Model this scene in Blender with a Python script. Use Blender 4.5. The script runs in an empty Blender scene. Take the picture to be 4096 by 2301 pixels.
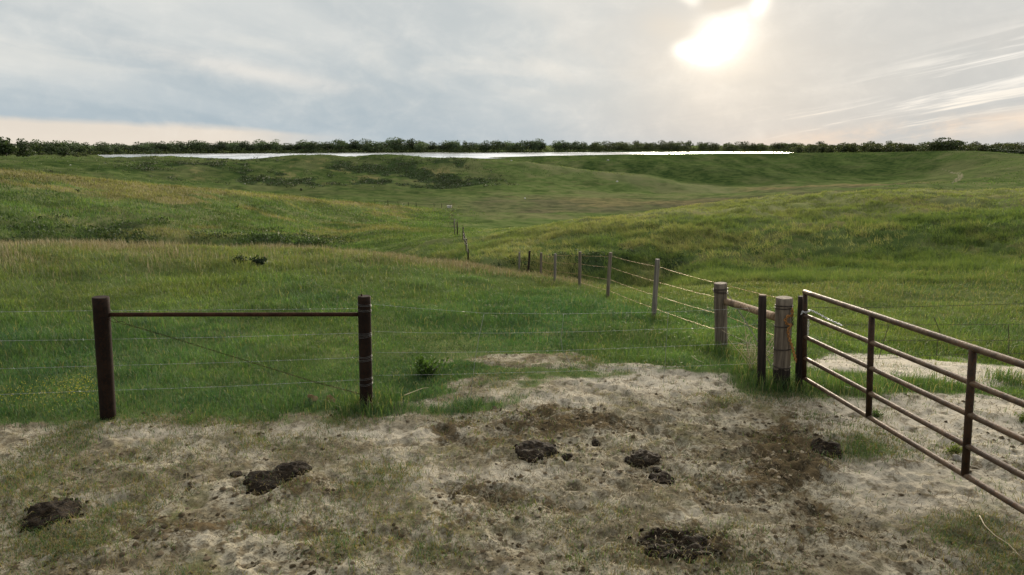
import bpy, math, random
import numpy as np
C = bpy.context.scene
col = C.collection
rng = np.random.default_rng(7)
R = math.radians
# ------------------------------------------------------------------ camera
CAM_H = 3.0
F = 2731.0                      # focal length in pixels of the 4096 px wide photograph
PITCH = math.atan(570.5/F)      # tilt below the horizon
cam = bpy.data.cameras.new('camera'); cam.sensor_width = 36; cam.lens = 36*F/4096
cam.clip_start = 0.05; cam.clip_end = 30000
co = bpy.data.objects.new('camera', cam); col.objects.link(co)
co.location = (0, 0, CAM_H); co.rotation_euler = (math.pi/2-PITCH, 0, 0)
C.camera = co
C.render.engine = 'CYCLES'
C.view_settings.view_transform = 'Standard'; C.view_settings.look = 'None'
C.view_settings.exposure = .18; C.view_settings.gamma = 1
cp, sp = math.cos(PITCH), math.sin(PITCH)
def ray(u, v):
    u = np.asarray(u, float); v = np.asarray(v, float)
    x = (u-2048)/F; y = (1150.5-v)/F
    return x, cp+y*sp, -sp+y*cp
def azel(u, v):
    x, y, z = ray(u, v)
    return np.arctan2(x, y), np.arctan2(z, np.hypot(x, y))
# ------------------------------------------------------------------ node helper
class S:
    """a socket with arithmetic"""
    nt = None
    def __init__(s, k): s.k = k
    @staticmethod
    def m(op, *a, clamp=False):
        n = S.nt.nodes.new('ShaderNodeMath'); n.operation = op; n.use_clamp = clamp
        for i, q in enumerate(a):
            if isinstance(q, S): S.nt.links.new(q.k, n.inputs[i])
            else: n.inputs[i].default_value = q
        return S(n.outputs[0])
    def __add__(s, o): return S.m('ADD', s, o)
    __radd__ = __add__
    def __mul__(s, o): return S.m('MULTIPLY', s, o)
    __rmul__ = __mul__
    def __sub__(s, o): return S.m('SUBTRACT', s, o)
    def __rsub__(s, o): return S.m('SUBTRACT', o, s)
    def __truediv__(s, o): return S.m('DIVIDE', s, o)
    def clamp(s): return S.m('ADD', s, 0.0, clamp=True)
def smooth(x, a, b):
    n = S.nt.nodes.new('ShaderNodeMapRange'); n.interpolation_type = 'SMOOTHSTEP'
    S.nt.links.new(x.k, n.inputs[0]); n.inputs[1].default_value = a; n.inputs[2].default_value = b
    return S(n.outputs[0])
def gauss(x, y, cx, cy, sx, sy, ang=0.0):
    dx = x-cx; dy = y-cy; c, s_ = math.cos(ang), math.sin(ang)
    p = (dx*c+dy*s_)/sx; q = (dy*c-dx*s_)/sy
    return S.m('POWER', 2.71828, (p*p+q*q)*-1.0)
def mixc(f, a, b):
    n = S.nt.nodes.new('ShaderNodeMix'); n.data_type = 'RGBA'; n.clamp_factor = True
    for i, q in ((0, f), (6, a), (7, b)):
        if isinstance(q, S): S.nt.links.new(q.k, n.inputs[i])
        elif isinstance(q, tuple): n.inputs[i].default_value = (*q, 1)
        else: n.inputs[i].default_value = q
    return S(n.outputs[2])
def vec(x, y, z=0.0):
    n = S.nt.nodes.new('ShaderNodeCombineXYZ')
    for i, q in enumerate((x, y, z)):
        if isinstance(q, S): S.nt.links.new(q.k, n.inputs[i])
        else: n.inputs[i].default_value = q
    return S(n.outputs[0])
def noise(v, scale, detail=4, rough=.55, dist=0.0):
    n = S.nt.nodes.new('ShaderNodeTexNoise'); n.inputs['Scale'].default_value = scale
    n.inputs['Detail'].default_value = detail; n.inputs['Roughness'].default_value = rough
    n.inputs['Distortion'].default_value = dist
    if v is not None: S.nt.links.new(v.k, n.inputs['Vector'])
    return S(n.outputs[0])
def sep(v):
    n = S.nt.nodes.new('ShaderNodeSeparateXYZ'); S.nt.links.new(v.k, n.inputs[0])
    return [S(o) for o in n.outputs]
# ------------------------------------------------------------------ sky and sun
SUN_AZ, SUN_EL = [float(q) for q in azel(2890, 150)]
W = bpy.data.worlds.new('World'); C.world = W; W.use_nodes = True
nt = W.node_tree; nt.nodes.clear(); S.nt = nt
tc = nt.nodes.new('ShaderNodeTexCoord')
dx, dy, dz = sep(S(tc.outputs['Generated']))
az = S.m('ARCTAN2', dx, dy); el = S.m('ARCSINE', dz)
up = S.m('MAXIMUM', dz, 0.0)
k = up+0.13
px, py = dx/k, dy/k
a0 = R(-14)
qx = px*math.cos(a0)+py*math.sin(a0); qy = py*math.cos(a0)-px*math.sin(a0)
cl1 = noise(vec(qx*1.0, qy*.32, 3.1), 1.1, 5, .5, .3)       # broad sheets
cl2 = noise(vec(qx*1.0, qy*.50, 9.7), 1.5, 4, .5, .5)        # finer streaks
n3 = noise(vec(az*1.0, el*2.2, 1.7), 9.0, 5, .6, .4)        # ragged edges
base = mixc(smooth(el, .0, .16), (.40, .475, .525), (.60, .62, .61))
ua, ue = .28, .44                                            # bright patch added to the sky above the view, giving the hills relief
uu = dx*(math.sin(ua)*math.cos(ue))+dy*(math.cos(ua)*math.cos(ue))+dz*math.sin(ue)
base = mixc(smooth(el, .205, .32), base, mixc(smooth(uu, .50, .98), (.62, .65, .67), (6.2, 5.7, 5.0)))
lo = mixc(smooth(el, .0, .2), (.36, .44, .495), (.45, .495, .515))
base = mixc(smooth(cl1, .42, .62)*smooth(az*-1.0, -.45, .15)*.75, base, lo)
hi = mixc(smooth(az, -.2, .35), (.73, .715, .665), (.62, .605, .57))
base = mixc(smooth(cl2, .44, .68)*smooth(el, .03, .12)*.62, base, hi)
# warm right half
base = mixc(smooth(az, .0, .42)*(1.0-smooth(el, .1, .4))*.72, base, (.53, .525, .505))
# light streak left of centre
cx, cy = [float(q) for q in azel(1000, 285)]
base = mixc(gauss(az, el, cx, cy, .13, .012, -.16)*smooth(n3, .3, .6)*.8, base, (.71, .685, .64))
# clear peach strip at the horizon on the left, torn along its top
e0 = .034-(az+.64)*.040
lp = smooth((e0-el)+(cl2-.5)*.014+(n3-.5)*.012, -.004, .008)*(1.0-smooth(az, -.40, -.20))
base = mixc(lp*.95, base, mixc(smooth(el, -.002, .03), (.75, .665, .565), (.72, .645, .555)))
# peach and white streaks on the right
cx, cy = [float(q) for q in azel(3700, 520)]
base = mixc(gauss(az, el, cx, cy, .20, .013, .10)*smooth(n3, .34, .62)*.9, base, (.85, .66, .50))
st = noise(vec(az*3.0-el*9.0, el*26.0-az*4.2, 5.0), 1.7, 6, .62, .6)
cx, cy = [float(q) for q in azel(3650, 430)]
base = mixc(gauss(az, el, cx, cy, .19, .030, .14)*smooth(st, .53, .64), base, (.90, .83, .72))
cx, cy = [float(q) for q in azel(4000, 260)]
base = mixc(gauss(az, el, cx, cy, .13, .030, .28)*smooth(st, .46, .60), base, (.93, .89, .82))
# the sun behind thin cloud: broad warm glow, pale halo, ragged blown-out core
g1 = gauss(az, el, SUN_AZ, SUN_EL-.02, .135, .10)
g2 = gauss(az+(n3-.5)*.06, el+(cl2-.5)*.04, SUN_AZ, SUN_EL-.006, .055, .045)
base = mixc(g1*.38, base, (.67, .64, .59))
base = mixc(g2*.90, base, (.86, .79, .68))
def gpx(u, v, su, sv, ang=0.0):
    a_, e_ = [float(q) for q in azel(u, v)]
    return gauss(az, el, a_, e_, su/F, sv/F, ang)
core = gpx(2900, 138, 108, 86, .55)*1.1+gpx(2848, 200, 72, 48, .3)*.8+gpx(2742, 203, 46, 32, -.1)*.95+gpx(3045, 2, 32, 44, -.35)*.8+gpx(2765, 0, 46, 24, -.4)*.6
dk = gpx(2655, 100, 85, 48, -.15)*.9+gpx(2895, 12, 88, 27, .05)*1.2
n7 = noise(vec(az*1.0, el*1.3, 4.2), 26.0, 5, .62, .5)
cm = smooth(core+(n3-.5)*.75+(n7-.5)*.95-dk*.60, .40, 1.2)
base = mixc(dk.clamp()*.6, base, (.66, .615, .545))
base = mixc(smooth(core+(n3-.5)*.5+(n7-.5)*.35-dk*.5, -.12, .75)*.97, base, (1.0, .945, .85))
base = mixc(cm, base, (1.35, 1.30, 1.20))
# ground side of the sphere
base = mixc(smooth(el, -.03, -.1), base, (.10, .11, .07))
bgc = nt.nodes.new('ShaderNodeBackground'); nt.links.new(base.k, bgc.inputs[0]); bgc.inputs[1].default_value = 1.0
sky = nt.nodes.new('ShaderNodeTexSky'); sky.sky_type = 'NISHITA'; sky.sun_disc = False
sky.sun_elevation = SUN_EL; sky.sun_rotation = SUN_AZ; sky.dust_density = 2.0
bgs = nt.nodes.new('ShaderNodeBackground'); nt.links.new(sky.outputs[0], bgs.inputs[0]); bgs.inputs[1].default_value = .06
mx = nt.nodes.new('ShaderNodeMixShader'); mx.inputs[0].default_value = .97
nt.links.new(bgs.outputs[0], mx.inputs[1]); nt.links.new(bgc.outputs[0], mx.inputs[2])
wo = nt.nodes.new('ShaderNodeOutputWorld'); nt.links.new(mx.outputs[0], wo.inputs[0])
sl = bpy.data.lights.new('sun', 'SUN'); sl.energy = 4.0; sl.angle = R(11); sl.color = (1, .86, .66)
so = bpy.data.objects.new('sun', sl); col.objects.link(so)
so.rotation_euler = (math.pi/2-SUN_EL, 0, math.pi-SUN_AZ); so.location = (30, 60, 40)

# ------------------------------------------------------------------ noise in numpy
def _h(ix, iy, seed):
    h = (ix.astype(np.int64)*374761393+iy.astype(np.int64)*668265263+seed*1442695041) & 0xffffffff
    h = ((h ^ (h >> 13))*1274126177) & 0xffffffff
    return ((h ^ (h >> 16)) & 0xffff)/32767.5-1.0
def vn(x, y, seed=0):
    x = np.asarray(x, float); y = np.asarray(y, float)
    ix = np.floor(x); iy = np.floor(y); fx = x-ix; fy = y-iy
    fx = fx*fx*fx*(fx*(fx*6-15)+10); fy = fy*fy*fy*(fy*(fy*6-15)+10)
    a = _h(ix, iy, seed); b = _h(ix+1, iy, seed); c = _h(ix, iy+1, seed); d = _h(ix+1, iy+1, seed)
    return (a*(1-fx)+b*fx)*(1-fy)+(c*(1-fx)+d*fx)*fy
def fbm(x, y, octv=4, seed=0, gain=.5):
    s = 0.0; a = 1.0; t = 0.0
    for o in range(octv):
        ang = .6*o; cx_, sx_ = math.cos(ang), math.sin(ang)
        s = s+a*vn((x*cx_-y*sx_)*2**o+17.3*o, (x*sx_+y*cx_)*2**o-9.1*o, seed+o*31); t += a; a *= gain
    return s/t*1.6
def sst(x, a, b):
    t = np.clip((np.asarray(x, float)-a)/(b-a), 0, 1); return t*t*(3-2*t)
# ------------------------------------------------------------------ terrain: ridge and valley lines
# each line: (u, r, q): u = where it crosses the view, r = distance from the viewpoint,
# q >= 50: a point seen at that height of the photograph; q < 50: height in metres
LINES = [
 [(-2500,3,0),(6500,3,0)],
 [(-2500,6,0),(6500,6,0)],
 [(-2500,9.5,0),(6500,9.5,0)],
 [(-2500,14,-.05),(1000,14,-.08),(1800,14,-.2),(2300,14,-.38),(2900,14,-.5),(4096,14,-.5),(6500,14,-.4)],
 [(-2500,24,985),(0,24,990),(500,24,990),(900,24,997),(1300,23,1010),(1500,22.5,1030),(1700,22,1054),(1900,21,1078),(2050,20.5,1097),(2200,20,1123),(2350,20,1150),(2600,20,1172),(2900,22,1160),(3300,25,1120),(3700,26,1105),(4096,26,1100),(6500,26,1095)],
 [(-2500,42,-6.5),(0,42,-6.5),(1000,42,-6.3),(1500,36,-5),(1900,28,-4.2),(2100,27.5,-4.0),(2300,27,-3.7),(2550,27,-3.2),(2700,27.5,-2.8),(2800,28.5,1075),(3200,30,1062),(3700,31,1040),(4096,31,1035),(6500,31,1030)],
 [(-2500,60,930),(0,60,930),(700,60,934),(1000,60,936),(1250,58,958),(1400,54,995),(1700,42,1012),(1900,34,1030),(2100,33,1018),(2400,33,1005),(2900,35,960),(3500,36,925),(4096,36,920),(6500,36,915)],
 [(-2500,71,800),(0,71,812),(500,71,838),(800,71,858),(1000,70,888),(1200,68,925),(1350,65,951),(1600,54,955),(1800,48,956),(1950,46,955),(2100,45,932),(2300,46,890),(2600,48,850),(2900,49.5,813),(3300,51,779),(3700,53,761),(4096,55,752),(6500,58,750)],
 [(-2500,81,730),(0,81,742),(400,81,772),(700,81,795),(1000,82,824),(1400,95,868),(1700,88,905),(1900,84,915),(2100,84,908),(2300,88,-7.4),(2900,92,-8.5),(3500,98,-9),(4096,102,-8.5),(6500,102,-8)],
 [(-2500,91,670),(0,91,682),(400,91,716),(700,92,745),(1000,95,772),(1400,108,813),(1700,120,838),(1900,122,850),(2300,125,850),(2600,128,842),(2900,135,-9.2),(3500,142,-9.5),(4096,150,-8.5),(6500,150,-8)],
 [(-2500,140,-5),(0,140,-5),(400,142,-6.5),(700,145,-8.3),(1000,150,-9.2),(1400,152,803),(1900,152,806),(2300,155,806),(2600,158,802),(2900,165,790),(3300,172,764),(3700,182,744),(4096,190,733),(6500,190,720)],
 [(-2500,190,660),(0,190,668),(400,190,690),(700,190,722),(1000,192,738),(1400,195,745),(1900,197,742),(2300,200,752),(2600,205,764),(2900,208,772),(3300,218,742),(3700,224,732),(4096,232,712),(6500,232,690)],
 [(-2500,240,640),(0,240,642),(400,240,638),(700,240,633),(1400,243,630),(1900,240,630),(2050,236,640),(2300,228,668),(2600,224,712),(2900,222,762),(3300,250,736),(3700,262,727),(4096,275,690),(6500,275,660)],
 [(-2500,340,-5),(0,340,-5),(700,350,-6),(1400,355,-6.5),(1900,345,-7),(2100,330,-8),(2300,310,-9.5),(2600,300,-11.2),(2900,292,728),(3300,300,724),(3700,305,722),(4096,320,670),(6500,320,650)],
 [(-2500,385,628),(0,385,631),(400,390,632),(900,395,-6),(1900,385,-6.5),(2150,380,638),(2400,370,638),(2600,345,643),(2900,324,676),(3100,318,699),(3300,318,717),(3600,336,741),(3800,340,730),(4096,340,652),(6500,340,630)],
 [(-2500,430,624),(0,430,627),(400,440,-6.4),(900,450,-6.6),(1900,440,-7),(2200,430,-7.6),(2600,420,644),(2900,412,672),(3100,408,693),(3300,404,706),(3600,395,714),(3800,392,700),(4096,380,632),(6500,380,620)],
 [(-2500,520,620),(0,520,623),(330,530,627),(450,545,-7.0),(700,540,-7.05),(1400,540,-7.0),(1900,540,-7.0),(2150,535,624),(2500,525,618),(2900,520,613),(3400,515,611),(3650,490,608),(3800,460,603),(3950,440,603),(4096,428,622),(4400,420,640),(6500,420,650)],
 [(-2500,640,619),(0,640,619),(330,640,620),(450,640,-7.6),(900,640,-7.7),(1900,640,-7.7),(2900,640,-7.6),(3000,640,-7.2),(3140,640,-6.5),(3300,640,-6.2),(4096,600,-6.2),(6500,600,-6)],
 [(-2500,840,-6),(0,840,-6),(430,840,-6.4),(700,840,-7.5),(1900,850,-7.7),(2500,920,-7.7),(2950,985,-7.3),(3130,1000,-6.4),(3300,1000,-5.8),(6500,870,-5)],
 [(-2500,960,-5.4),(700,880,-6.0),(1300,890,-6.0),(2000,900,-6.0),(2500,985,-6.0),(3200,1075,-5.6),(6500,1075,-5)],
 [(-2500,1250,-4),(6500,1250,-4)],
 [(-2500,9000,-10),(6500,9000,-10)],
]
fine = np.linspace(-.80, .80, 940)
coarse = np.concatenate([np.linspace(-math.pi, -.84, 44), np.linspace(.84, math.pi, 44)[:-1]])
AZ = np.sort(np.concatenate([fine, coarse])); NA = len(AZ)
rr = [.25, .6, 1.1, 1.7, 2.3, 2.8, 3.2]
iv = np.arange(CAM_H/3.4, CAM_H/27, -.0016); rr += list(CAM_H/iv)
while rr[-1] < 140: rr.append(rr[-1]*1.0062)
while rr[-1] < 1300: rr.append(rr[-1]*1.0105)
while rr[-1] < 9000: rr.append(rr[-1]*1.12)
RR = np.array(rr); NR = len(RR)
def smooth_az(a, sig=.022):
    w = 6; g = AZ[1] if False else None
    A = np.linspace(-1.1, 1.1, 1601); d = A[1]-A[0]
    b = np.interp(A, AZ, a); n = int(3*sig/d); kx = np.exp(-.5*(np.arange(-n, n+1)*d/sig)**2); kx /= kx.sum()
    b = np.convolve(np.pad(b, n, mode='edge'), kx, mode='valid')
    return np.where(np.abs(AZ) < 1.05, np.interp(AZ, A, b), a)
KR, KT = [], []
for L in LINES:
    aa, rs, ts = [], [], []
    for u, r, q in L:
        uu = np.clip(u, -2600, 6700)
        a, e = azel(uu, q if q >= 50 else 700)
        t = math.tan(float(e)) if q >= 50 else (q-CAM_H)/r
        aa.append(float(a)); rs.append(r); ts.append(t)
    KR.append(smooth_az(np.interp(AZ, aa, rs))); KT.append(smooth_az(np.interp(AZ, aa, ts)))
KR = np.array(KR); KT = np.array(KT)
def pchip(x, y, xi):
    h = np.diff(x); dl = np.diff(y)/h
    d = np.zeros_like(y)
    w1 = 2*h[1:]+h[:-1]; w2 = h[1:]+2*h[:-1]
    ok = dl[:-1]*dl[1:] > 0
    with np.errstate(all='ignore'):
        hm = (w1+w2)/(w1/dl[:-1]+w2/dl[1:])
    d[1:-1] = np.where(ok, hm, 0); d[0] = dl[0]; d[-1] = dl[-1]
    i = np.clip(np.searchsorted(x, xi)-1, 0, len(h)-1)
    t = (xi-x[i])/h[i]
    return (y[i]*(1+2*t)*(1-t)**2+h[i]*d[i]*t*(1-t)**2+y[i+1]*t*t*(3-2*t)+h[i]*d[i+1]*t*t*(t-1))
Z0 = np.zeros((NA, NR))
far = RR >= 3
for i in range(NA):
    Z0[i, far] = CAM_H+RR[far]*pchip(KR[:, i], KT[:, i], RR[far])
Z0[:, RR < 9] = 0
back = np.abs(AZ) > 1.2
bz = sst(np.abs(AZ), .95, 1.35)[:, None]
Z0 = Z0*(1-bz)+bz*np.minimum(-.15*sst(RR, 9, 60)-3*sst(RR, 60, 400), 0)[None, :]
GX = np.sin(AZ)[:, None]*RR[None, :]; GY = np.cos(AZ)[:, None]*RR[None, :]
def grid_at(A, x, y):
    a = np.arctan2(x, y); r = np.hypot(x, y)
    fi = np.interp(a, AZ, np.arange(NA)); fj = np.interp(r, RR, np.arange(NR))
    i = np.clip(fi.astype(int), 0, NA-2); j = np.clip(fj.astype(int), 0, NR-2); fi = fi-i; fj = fj-j
    return (A[i, j]*(1-fi)+A[i+1, j]*fi)*(1-fj)+(A[i, j+1]*(1-fi)+A[i+1, j+1]*fi)*fj
def hit(u, v, Zs=None):
    """where the sight line through a point of the photograph meets the ground"""
    Zs = Z0 if Zs is None else Zs
    x, y, z = [float(q) for q in ray(u, v)]; n = math.hypot(x, y); x /= n; y /= n; z /= n
    r = np.concatenate([np.arange(3.5, 40, .02), np.geomspace(40, 2500, 4000)])
    d = CAM_H+r*z-grid_at(Zs, x*r, y*r)
    k = np.argmax(d <= 0); r0 = r[k] if d[k] <= 0 else 2500
    return np.array([x*r0, y*r0, CAM_H+r0*z])
def proj(x, y, z):
    """photograph coordinates of a point of the ground, used to read the ground plan off the photo"""
    yc = y*cp-(z-CAM_H)*sp; zc = y*sp+(z-CAM_H)*cp
    yc = np.maximum(yc, .05)
    return 2048+F*x/yc, 1150.5-F*zc/yc
def flat(u, v):
    x, y, z = ray(u, v); t = -CAM_H/z
    return np.stack([x*t, y*t], -1)
def poly_sd(P, x, y):
    """signed distance to a polygon on the ground, positive inside"""
    d = np.full(x.shape, 1e9); ins = np.zeros(x.shape, bool)
    for k in range(len(P)):
        ax, ay = P[k]; bx, by = P[(k+1) % len(P)]
        ex, ey = bx-ax, by-ay; t = np.clip(((x-ax)*ex+(y-ay)*ey)/(ex*ex+ey*ey+1e-12), 0, 1)
        d = np.minimum(d, np.hypot(x-ax-ex*t, y-ay-ey*t))
        c = (ay > y) != (by > y)
        with np.errstate(all='ignore'): xi = ax+(y-ay)/(by-ay)*ex
        ins ^= c & (x < xi)
    return np.where(ins, d, -d)
# ------------------------------------------------------------------ ground plan (masks on the ground)
D1 = flat(*np.array([(-900,2290),(-900,1735),(0,1712),(250,1695),(430,1678),(700,1680),(1000,1676),(1300,1664),(1465,1652),(1700,1648),(1900,1640),(2060,1606),(2110,1570),(2080,1540),(2200,1508),(2400,1492),(2600,1462),(2850,1474),(2950,1490),(2985,1530),(2960,1575),(3150,1600),(3300,1610),(3450,1588),(3650,1568),(3800,1585),(4200,1600),(5200,1600),(6000,2290)], float).T)
D1 = np.concatenate([[(-9, 1.5)], D1, [(9, 1.5), (9, -6), (-9, -6)]])
D2 = flat(*np.array([(3180,1425),(3350,1375),(3600,1352),(3900,1345),(4300,1365),(5200,1365),(5200,1500),(4100,1500),(3800,1490),(3550,1490),(3300,1478),(3200,1460)], float).T)
TH = flat(*np.array([(1380,1560),(1480,1480),(1750,1440),(2000,1390),(2350,1365),(2600,1400),(2860,1440),(2950,1490),(2600,1500),(2200,1560),(2050,1640),(1700,1660),(1480,1630)], float).T)
PATCH = [ # grass islands in the dirt: u, v, half width, half height, strength
 (3500,1790,150,75,1.0),(3330,1700,110,40,.6),(3880,2100,200,85,.95),(4070,2260,90,60,.9),(4000,2200,140,70,.7),(3780,1940,90,45,.5),
 (250,1722,260,24,.8),(800,1692,300,20,.6),(1450,1668,200,18,.6),(1800,1650,180,18,.5),(1000,1760,120,24,.4),(330,1790,190,60,.75),(60,1900,160,80,.7),(700,2070,300,60,.7),(300,2180,330,70,.6),(950,2080,200,60,.6),(1250,2200,150,50,.45),(1500,1900,150,50,.35),
 (2250,2080,160,40,.4),(2600,2010,150,50,.35),(2900,2080,150,40,.4),(2350,2230,200,50,.35),(3000,2270,160,40,.35),(1730,2200,70,30,.6),(700,2260,250,60,.5),
 (3550,1665,60,25,.6),(3800,1800,50,25,.5),(2000,1500,120,30,.4),(2330,1440,160,26,.5),(2600,1420,120,20,.4),(3000,1590,120,30,.7),(3200,1580,120,20,.6),(4060,1560,60,25,.5),(3600,1420,100,14,.4),(1250,1690,260,14,.45),(600,1700,300,16,.6)]
DARK = [ # damp, trampled dung-stained soil, plus broad darkening toward the near edge
 (3150,1850,170,170,1.0),(3120,1720,80,80,.8),(2300,1700,340,60,.75),(2000,1760,260,70,.6),(2200,1650,200,22,.7),(1150,1950,190,45,.6),(2700,2190,230,80,1.0),(2000,1980,240,60,.6),(2250,2010,160,60,.55),(3330,2050,90,70,.7),
 (700,2110,420,70,.6),(200,2080,220,60,.5),(2600,1900,160,60,.4),(1600,2150,200,60,.45),(2800,1800,300,60,.35),(2600,1700,280,50,.3),(3300,2150,250,80,.5),(1780,1740,160,40,.7),(3950,1850,200,50,.5),(3600,1830,90,24,.5),
 (1300,2200,1500,100,.24),(3000,2250,900,90,.30),(500,2020,700,80,.22),(1780,1730,210,40,.5),(450,1900,260,60,.3),(1900,2080,260,50,.4),(3000,1960,260,80,.5),(60,2250,160,50,.3),(1100,2110,260,40,.5)]
def blobs(L, x, y, u, v, seed):
    m = np.zeros(x.shape)
    for (a, b, wu, wv, s) in L:
        m = np.maximum(m, s*np.exp(-(((u-a)/wu)**2+((v-b)/wv)**2)*.9))
    return m
def masks(x, y, z=None):
    """dirt 0..1, damp 0..1 for points of the near ground (r < 30)"""
    r = np.hypot(x, y)
    u, v = proj(x, y, np.zeros_like(x) if z is None else z)
    uf, vf = proj(x, y, np.zeros_like(x))
    wob = fbm(x*.9, y*.9, 4, 11)*.30+fbm(x*4, y*4, 3, 12)*.10
    d = sst(poly_sd(D1, x, y)+wob, -.22, .30)
    d2 = sst(poly_sd(D2, x, y)+fbm(x*.5, y*.5, 4, 13)*.8, -.4, .7)*.95
    th = sst(poly_sd(TH, x, y)+wob, -.3, .4)*sst(fbm(x*1.1, y*1.6, 4, 14), -.15, .35)*.8
    pt = blobs(PATCH, x, y, uf+fbm(x*1.5, y*1.5, 3, 15)*60, vf+fbm(x*1.5, y*1.5, 3, 16)*22, 1)
    dirt = np.maximum(np.maximum(d, d2), th)*(1-np.clip(pt*.62*(.75+.7*fbm(x*3, y*3, 3, 18)), 0, .62))
    dk = blobs(DARK, x, y, uf+fbm(x*1.8, y*1.8, 4, 19)*90, vf+fbm(x*1.8, y*1.8, 4, 20)*34, 2)
    return np.clip(dirt, 0, 1), np.clip(dk, 0, 1), np.clip(pt, 0, 1)
# ------------------------------------------------------------------ scene tree helpers
def tag(o, label=None, cat=None, group=None, kind=None):
    if label: o['label'] = label
    if cat: o['category'] = cat
    if group: o['group'] = group
    if kind: o['kind'] = kind
    return o
def empty(name, loc, label, cat, group=None):
    o = bpy.data.objects.new(name, None); col.objects.link(o); o.location = loc; o.empty_display_size = .1
    return tag(o, label, cat, group)
def fastmesh(name, V, loops, starts, mat, smooth_=False, attrs=(), parent=None):
    me = bpy.data.meshes.new(name)
    V = np.ascontiguousarray(V, np.float32); n = len(V)
    me.vertices.add(n); me.vertices.foreach_set('co', V.ravel())
    me.loops.add(len(loops)); me.loops.foreach_set('vertex_index', np.ascontiguousarray(loops, np.int32))
    me.polygons.add(len(starts)); me.polygons.foreach_set('loop_start', np.ascontiguousarray(starts, np.int32))
    if smooth_: me.polygons.foreach_set('use_smooth', np.ones(len(starts), bool))
    for nm, A in attrs:
        at = me.color_attributes.new(nm, 'FLOAT_COLOR', 'POINT')
        B = np.ones((n, 4), np.float32); B[:, :A.shape[1]] = A; at.data.foreach_set('color', B.ravel())
    me.update(calc_edges=True); me.validate()
    for m in (mat if isinstance(mat, (list, tuple)) else [mat]): me.materials.append(m)
    o = bpy.data.objects.new(name, me); col.objects.link(o)
    if parent: o.parent = parent
    return o
class MB:
    """collects tubes, boxes and rings, then links them as one mesh"""
    def __init__(s): s.V = []; s.Fc = []; s.n = 0
    def add(s, V, Fc):
        V = np.asarray(V, float).reshape(-1, 3); s.V.append(V); s.Fc += [tuple(i+s.n for i in f) for f in Fc]; s.n += len(V)
    def tube(s, P, rad, k=8, cap=True, jit=0.0, seed=0):
        P = np.asarray(P, float); n = len(P); rad = np.broadcast_to(np.asarray(rad, float), (n,))
        T = np.gradient(P, axis=0) if n > 2 else np.repeat((P[1]-P[0])[None], n, 0)
        T /= np.linalg.norm(T, axis=1)[:, None]+1e-12
        ref = np.array([0, 0, 1.]) if abs(T[0, 2]) < .9 else np.array([1., 0, 0])
        a = np.cross(T[0], ref); a /= np.linalg.norm(a); V = []
        rg = np.random.default_rng(seed)
        ph = rg.uniform(0, 6.28, 4)
        for i in range(n):
            a = a-T[i]*np.dot(a, T[i]); a /= np.linalg.norm(a); b = np.cross(T[i], a)
            t = np.arange(k)/k*2*math.pi
            q = rad[i]*(1+jit*(np.sin(2*t+ph[0]+i*.25)+.6*np.sin(3*t+ph[1])+.5*np.sin(5*t+ph[2]+i*.6)+rg.normal(0, .35, k)))
            V.append(P[i]+np.outer(np.cos(t)*q, a)+np.outer(np.sin(t)*q, b))
        Fc = [(i*k+j, i*k+(j+1) % k, (i+1)*k+(j+1) % k, (i+1)*k+j) for i in range(n-1) for j in range(k)]
        if cap: Fc += [tuple(range(k))[::-1], tuple((n-1)*k+j for j in range(k))]
        s.add(np.concatenate(V), Fc)
    def box(s, c, d, rz=0.0):
        c = np.asarray(c, float); d = np.asarray(d, float)/2
        q = np.array([(x, y, z) for z in (-1, 1) for x, y in ((-1, -1), (1, -1), (1, 1), (-1, 1))])*d
        q[:, :2] = q[:, :2]@np.array([[math.cos(rz), math.sin(rz)], [-math.sin(rz), math.cos(rz)]])
        s.add(q+c, [(3, 2, 1, 0), (4, 5, 6, 7), (0, 1, 5, 4), (1, 2, 6, 5), (2, 3, 7, 6), (3, 0, 4, 7)])
    def build(s, name, mat, parent=None, smooth_=True, origin=None):
        V = np.concatenate(s.V); org = np.zeros(3) if origin is None else np.asarray(origin, float)
        me = bpy.data.meshes.new(name); me.from_pydata((V-org).tolist(), [], s.Fc); me.update()
        if smooth_:
            me.polygons.foreach_set('use_smooth', np.array([len(p.vertices) == 4 for p in me.polygons]))
        me.materials.append(mat)
        o = bpy.data.objects.new(name, me); col.objects.link(o)
        if parent: o.parent = parent; o.location = org-np.array(parent.location)
        else: o.location = org
        return o
# ------------------------------------------------------------------ materials
def newmat(name):
    m = bpy.data.materials.new(name); m.use_nodes = True; m.node_tree.nodes.clear(); S.nt = m.node_tree
    return m
def principled(base, rough=.8, metal=0.0, bump=None, bstr=.3, bdist=.01, spec=.3):
    n = S.nt.nodes.new('ShaderNodeBsdfPrincipled')
    for nm, q in (('Base Color', base), ('Roughness', rough), ('Metallic', metal), ('Specular IOR Level', spec)):
        if isinstance(q, S): S.nt.links.new(q.k, n.inputs[nm])
        elif isinstance(q, tuple): n.inputs[nm].default_value = (*q, 1)
        else: n.inputs[nm].default_value = q
    if bump is not None:
        b = S.nt.nodes.new('ShaderNodeBump'); b.inputs['Strength'].default_value = bstr; b.inputs['Distance'].default_value = bdist
        S.nt.links.new(bump.k, b.inputs['Height']); S.nt.links.new(b.outputs[0], n.inputs['Normal'])
    return n
def out(shader):
    o = S.nt.nodes.new('ShaderNodeOutputMaterial'); S.nt.links.new(shader.outputs[0], o.inputs[0])
def coords(kind='Object'):
    n = S.nt.nodes.new('ShaderNodeTexCoord'); return S(n.outputs[kind])
def geo_pos():
    n = S.nt.nodes.new('ShaderNodeNewGeometry'); return S(n.outputs['Position'])
def attr(name):
    n = S.nt.nodes.new('ShaderNodeAttribute'); n.attribute_name = name; return S(n.outputs['Color'])
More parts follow.
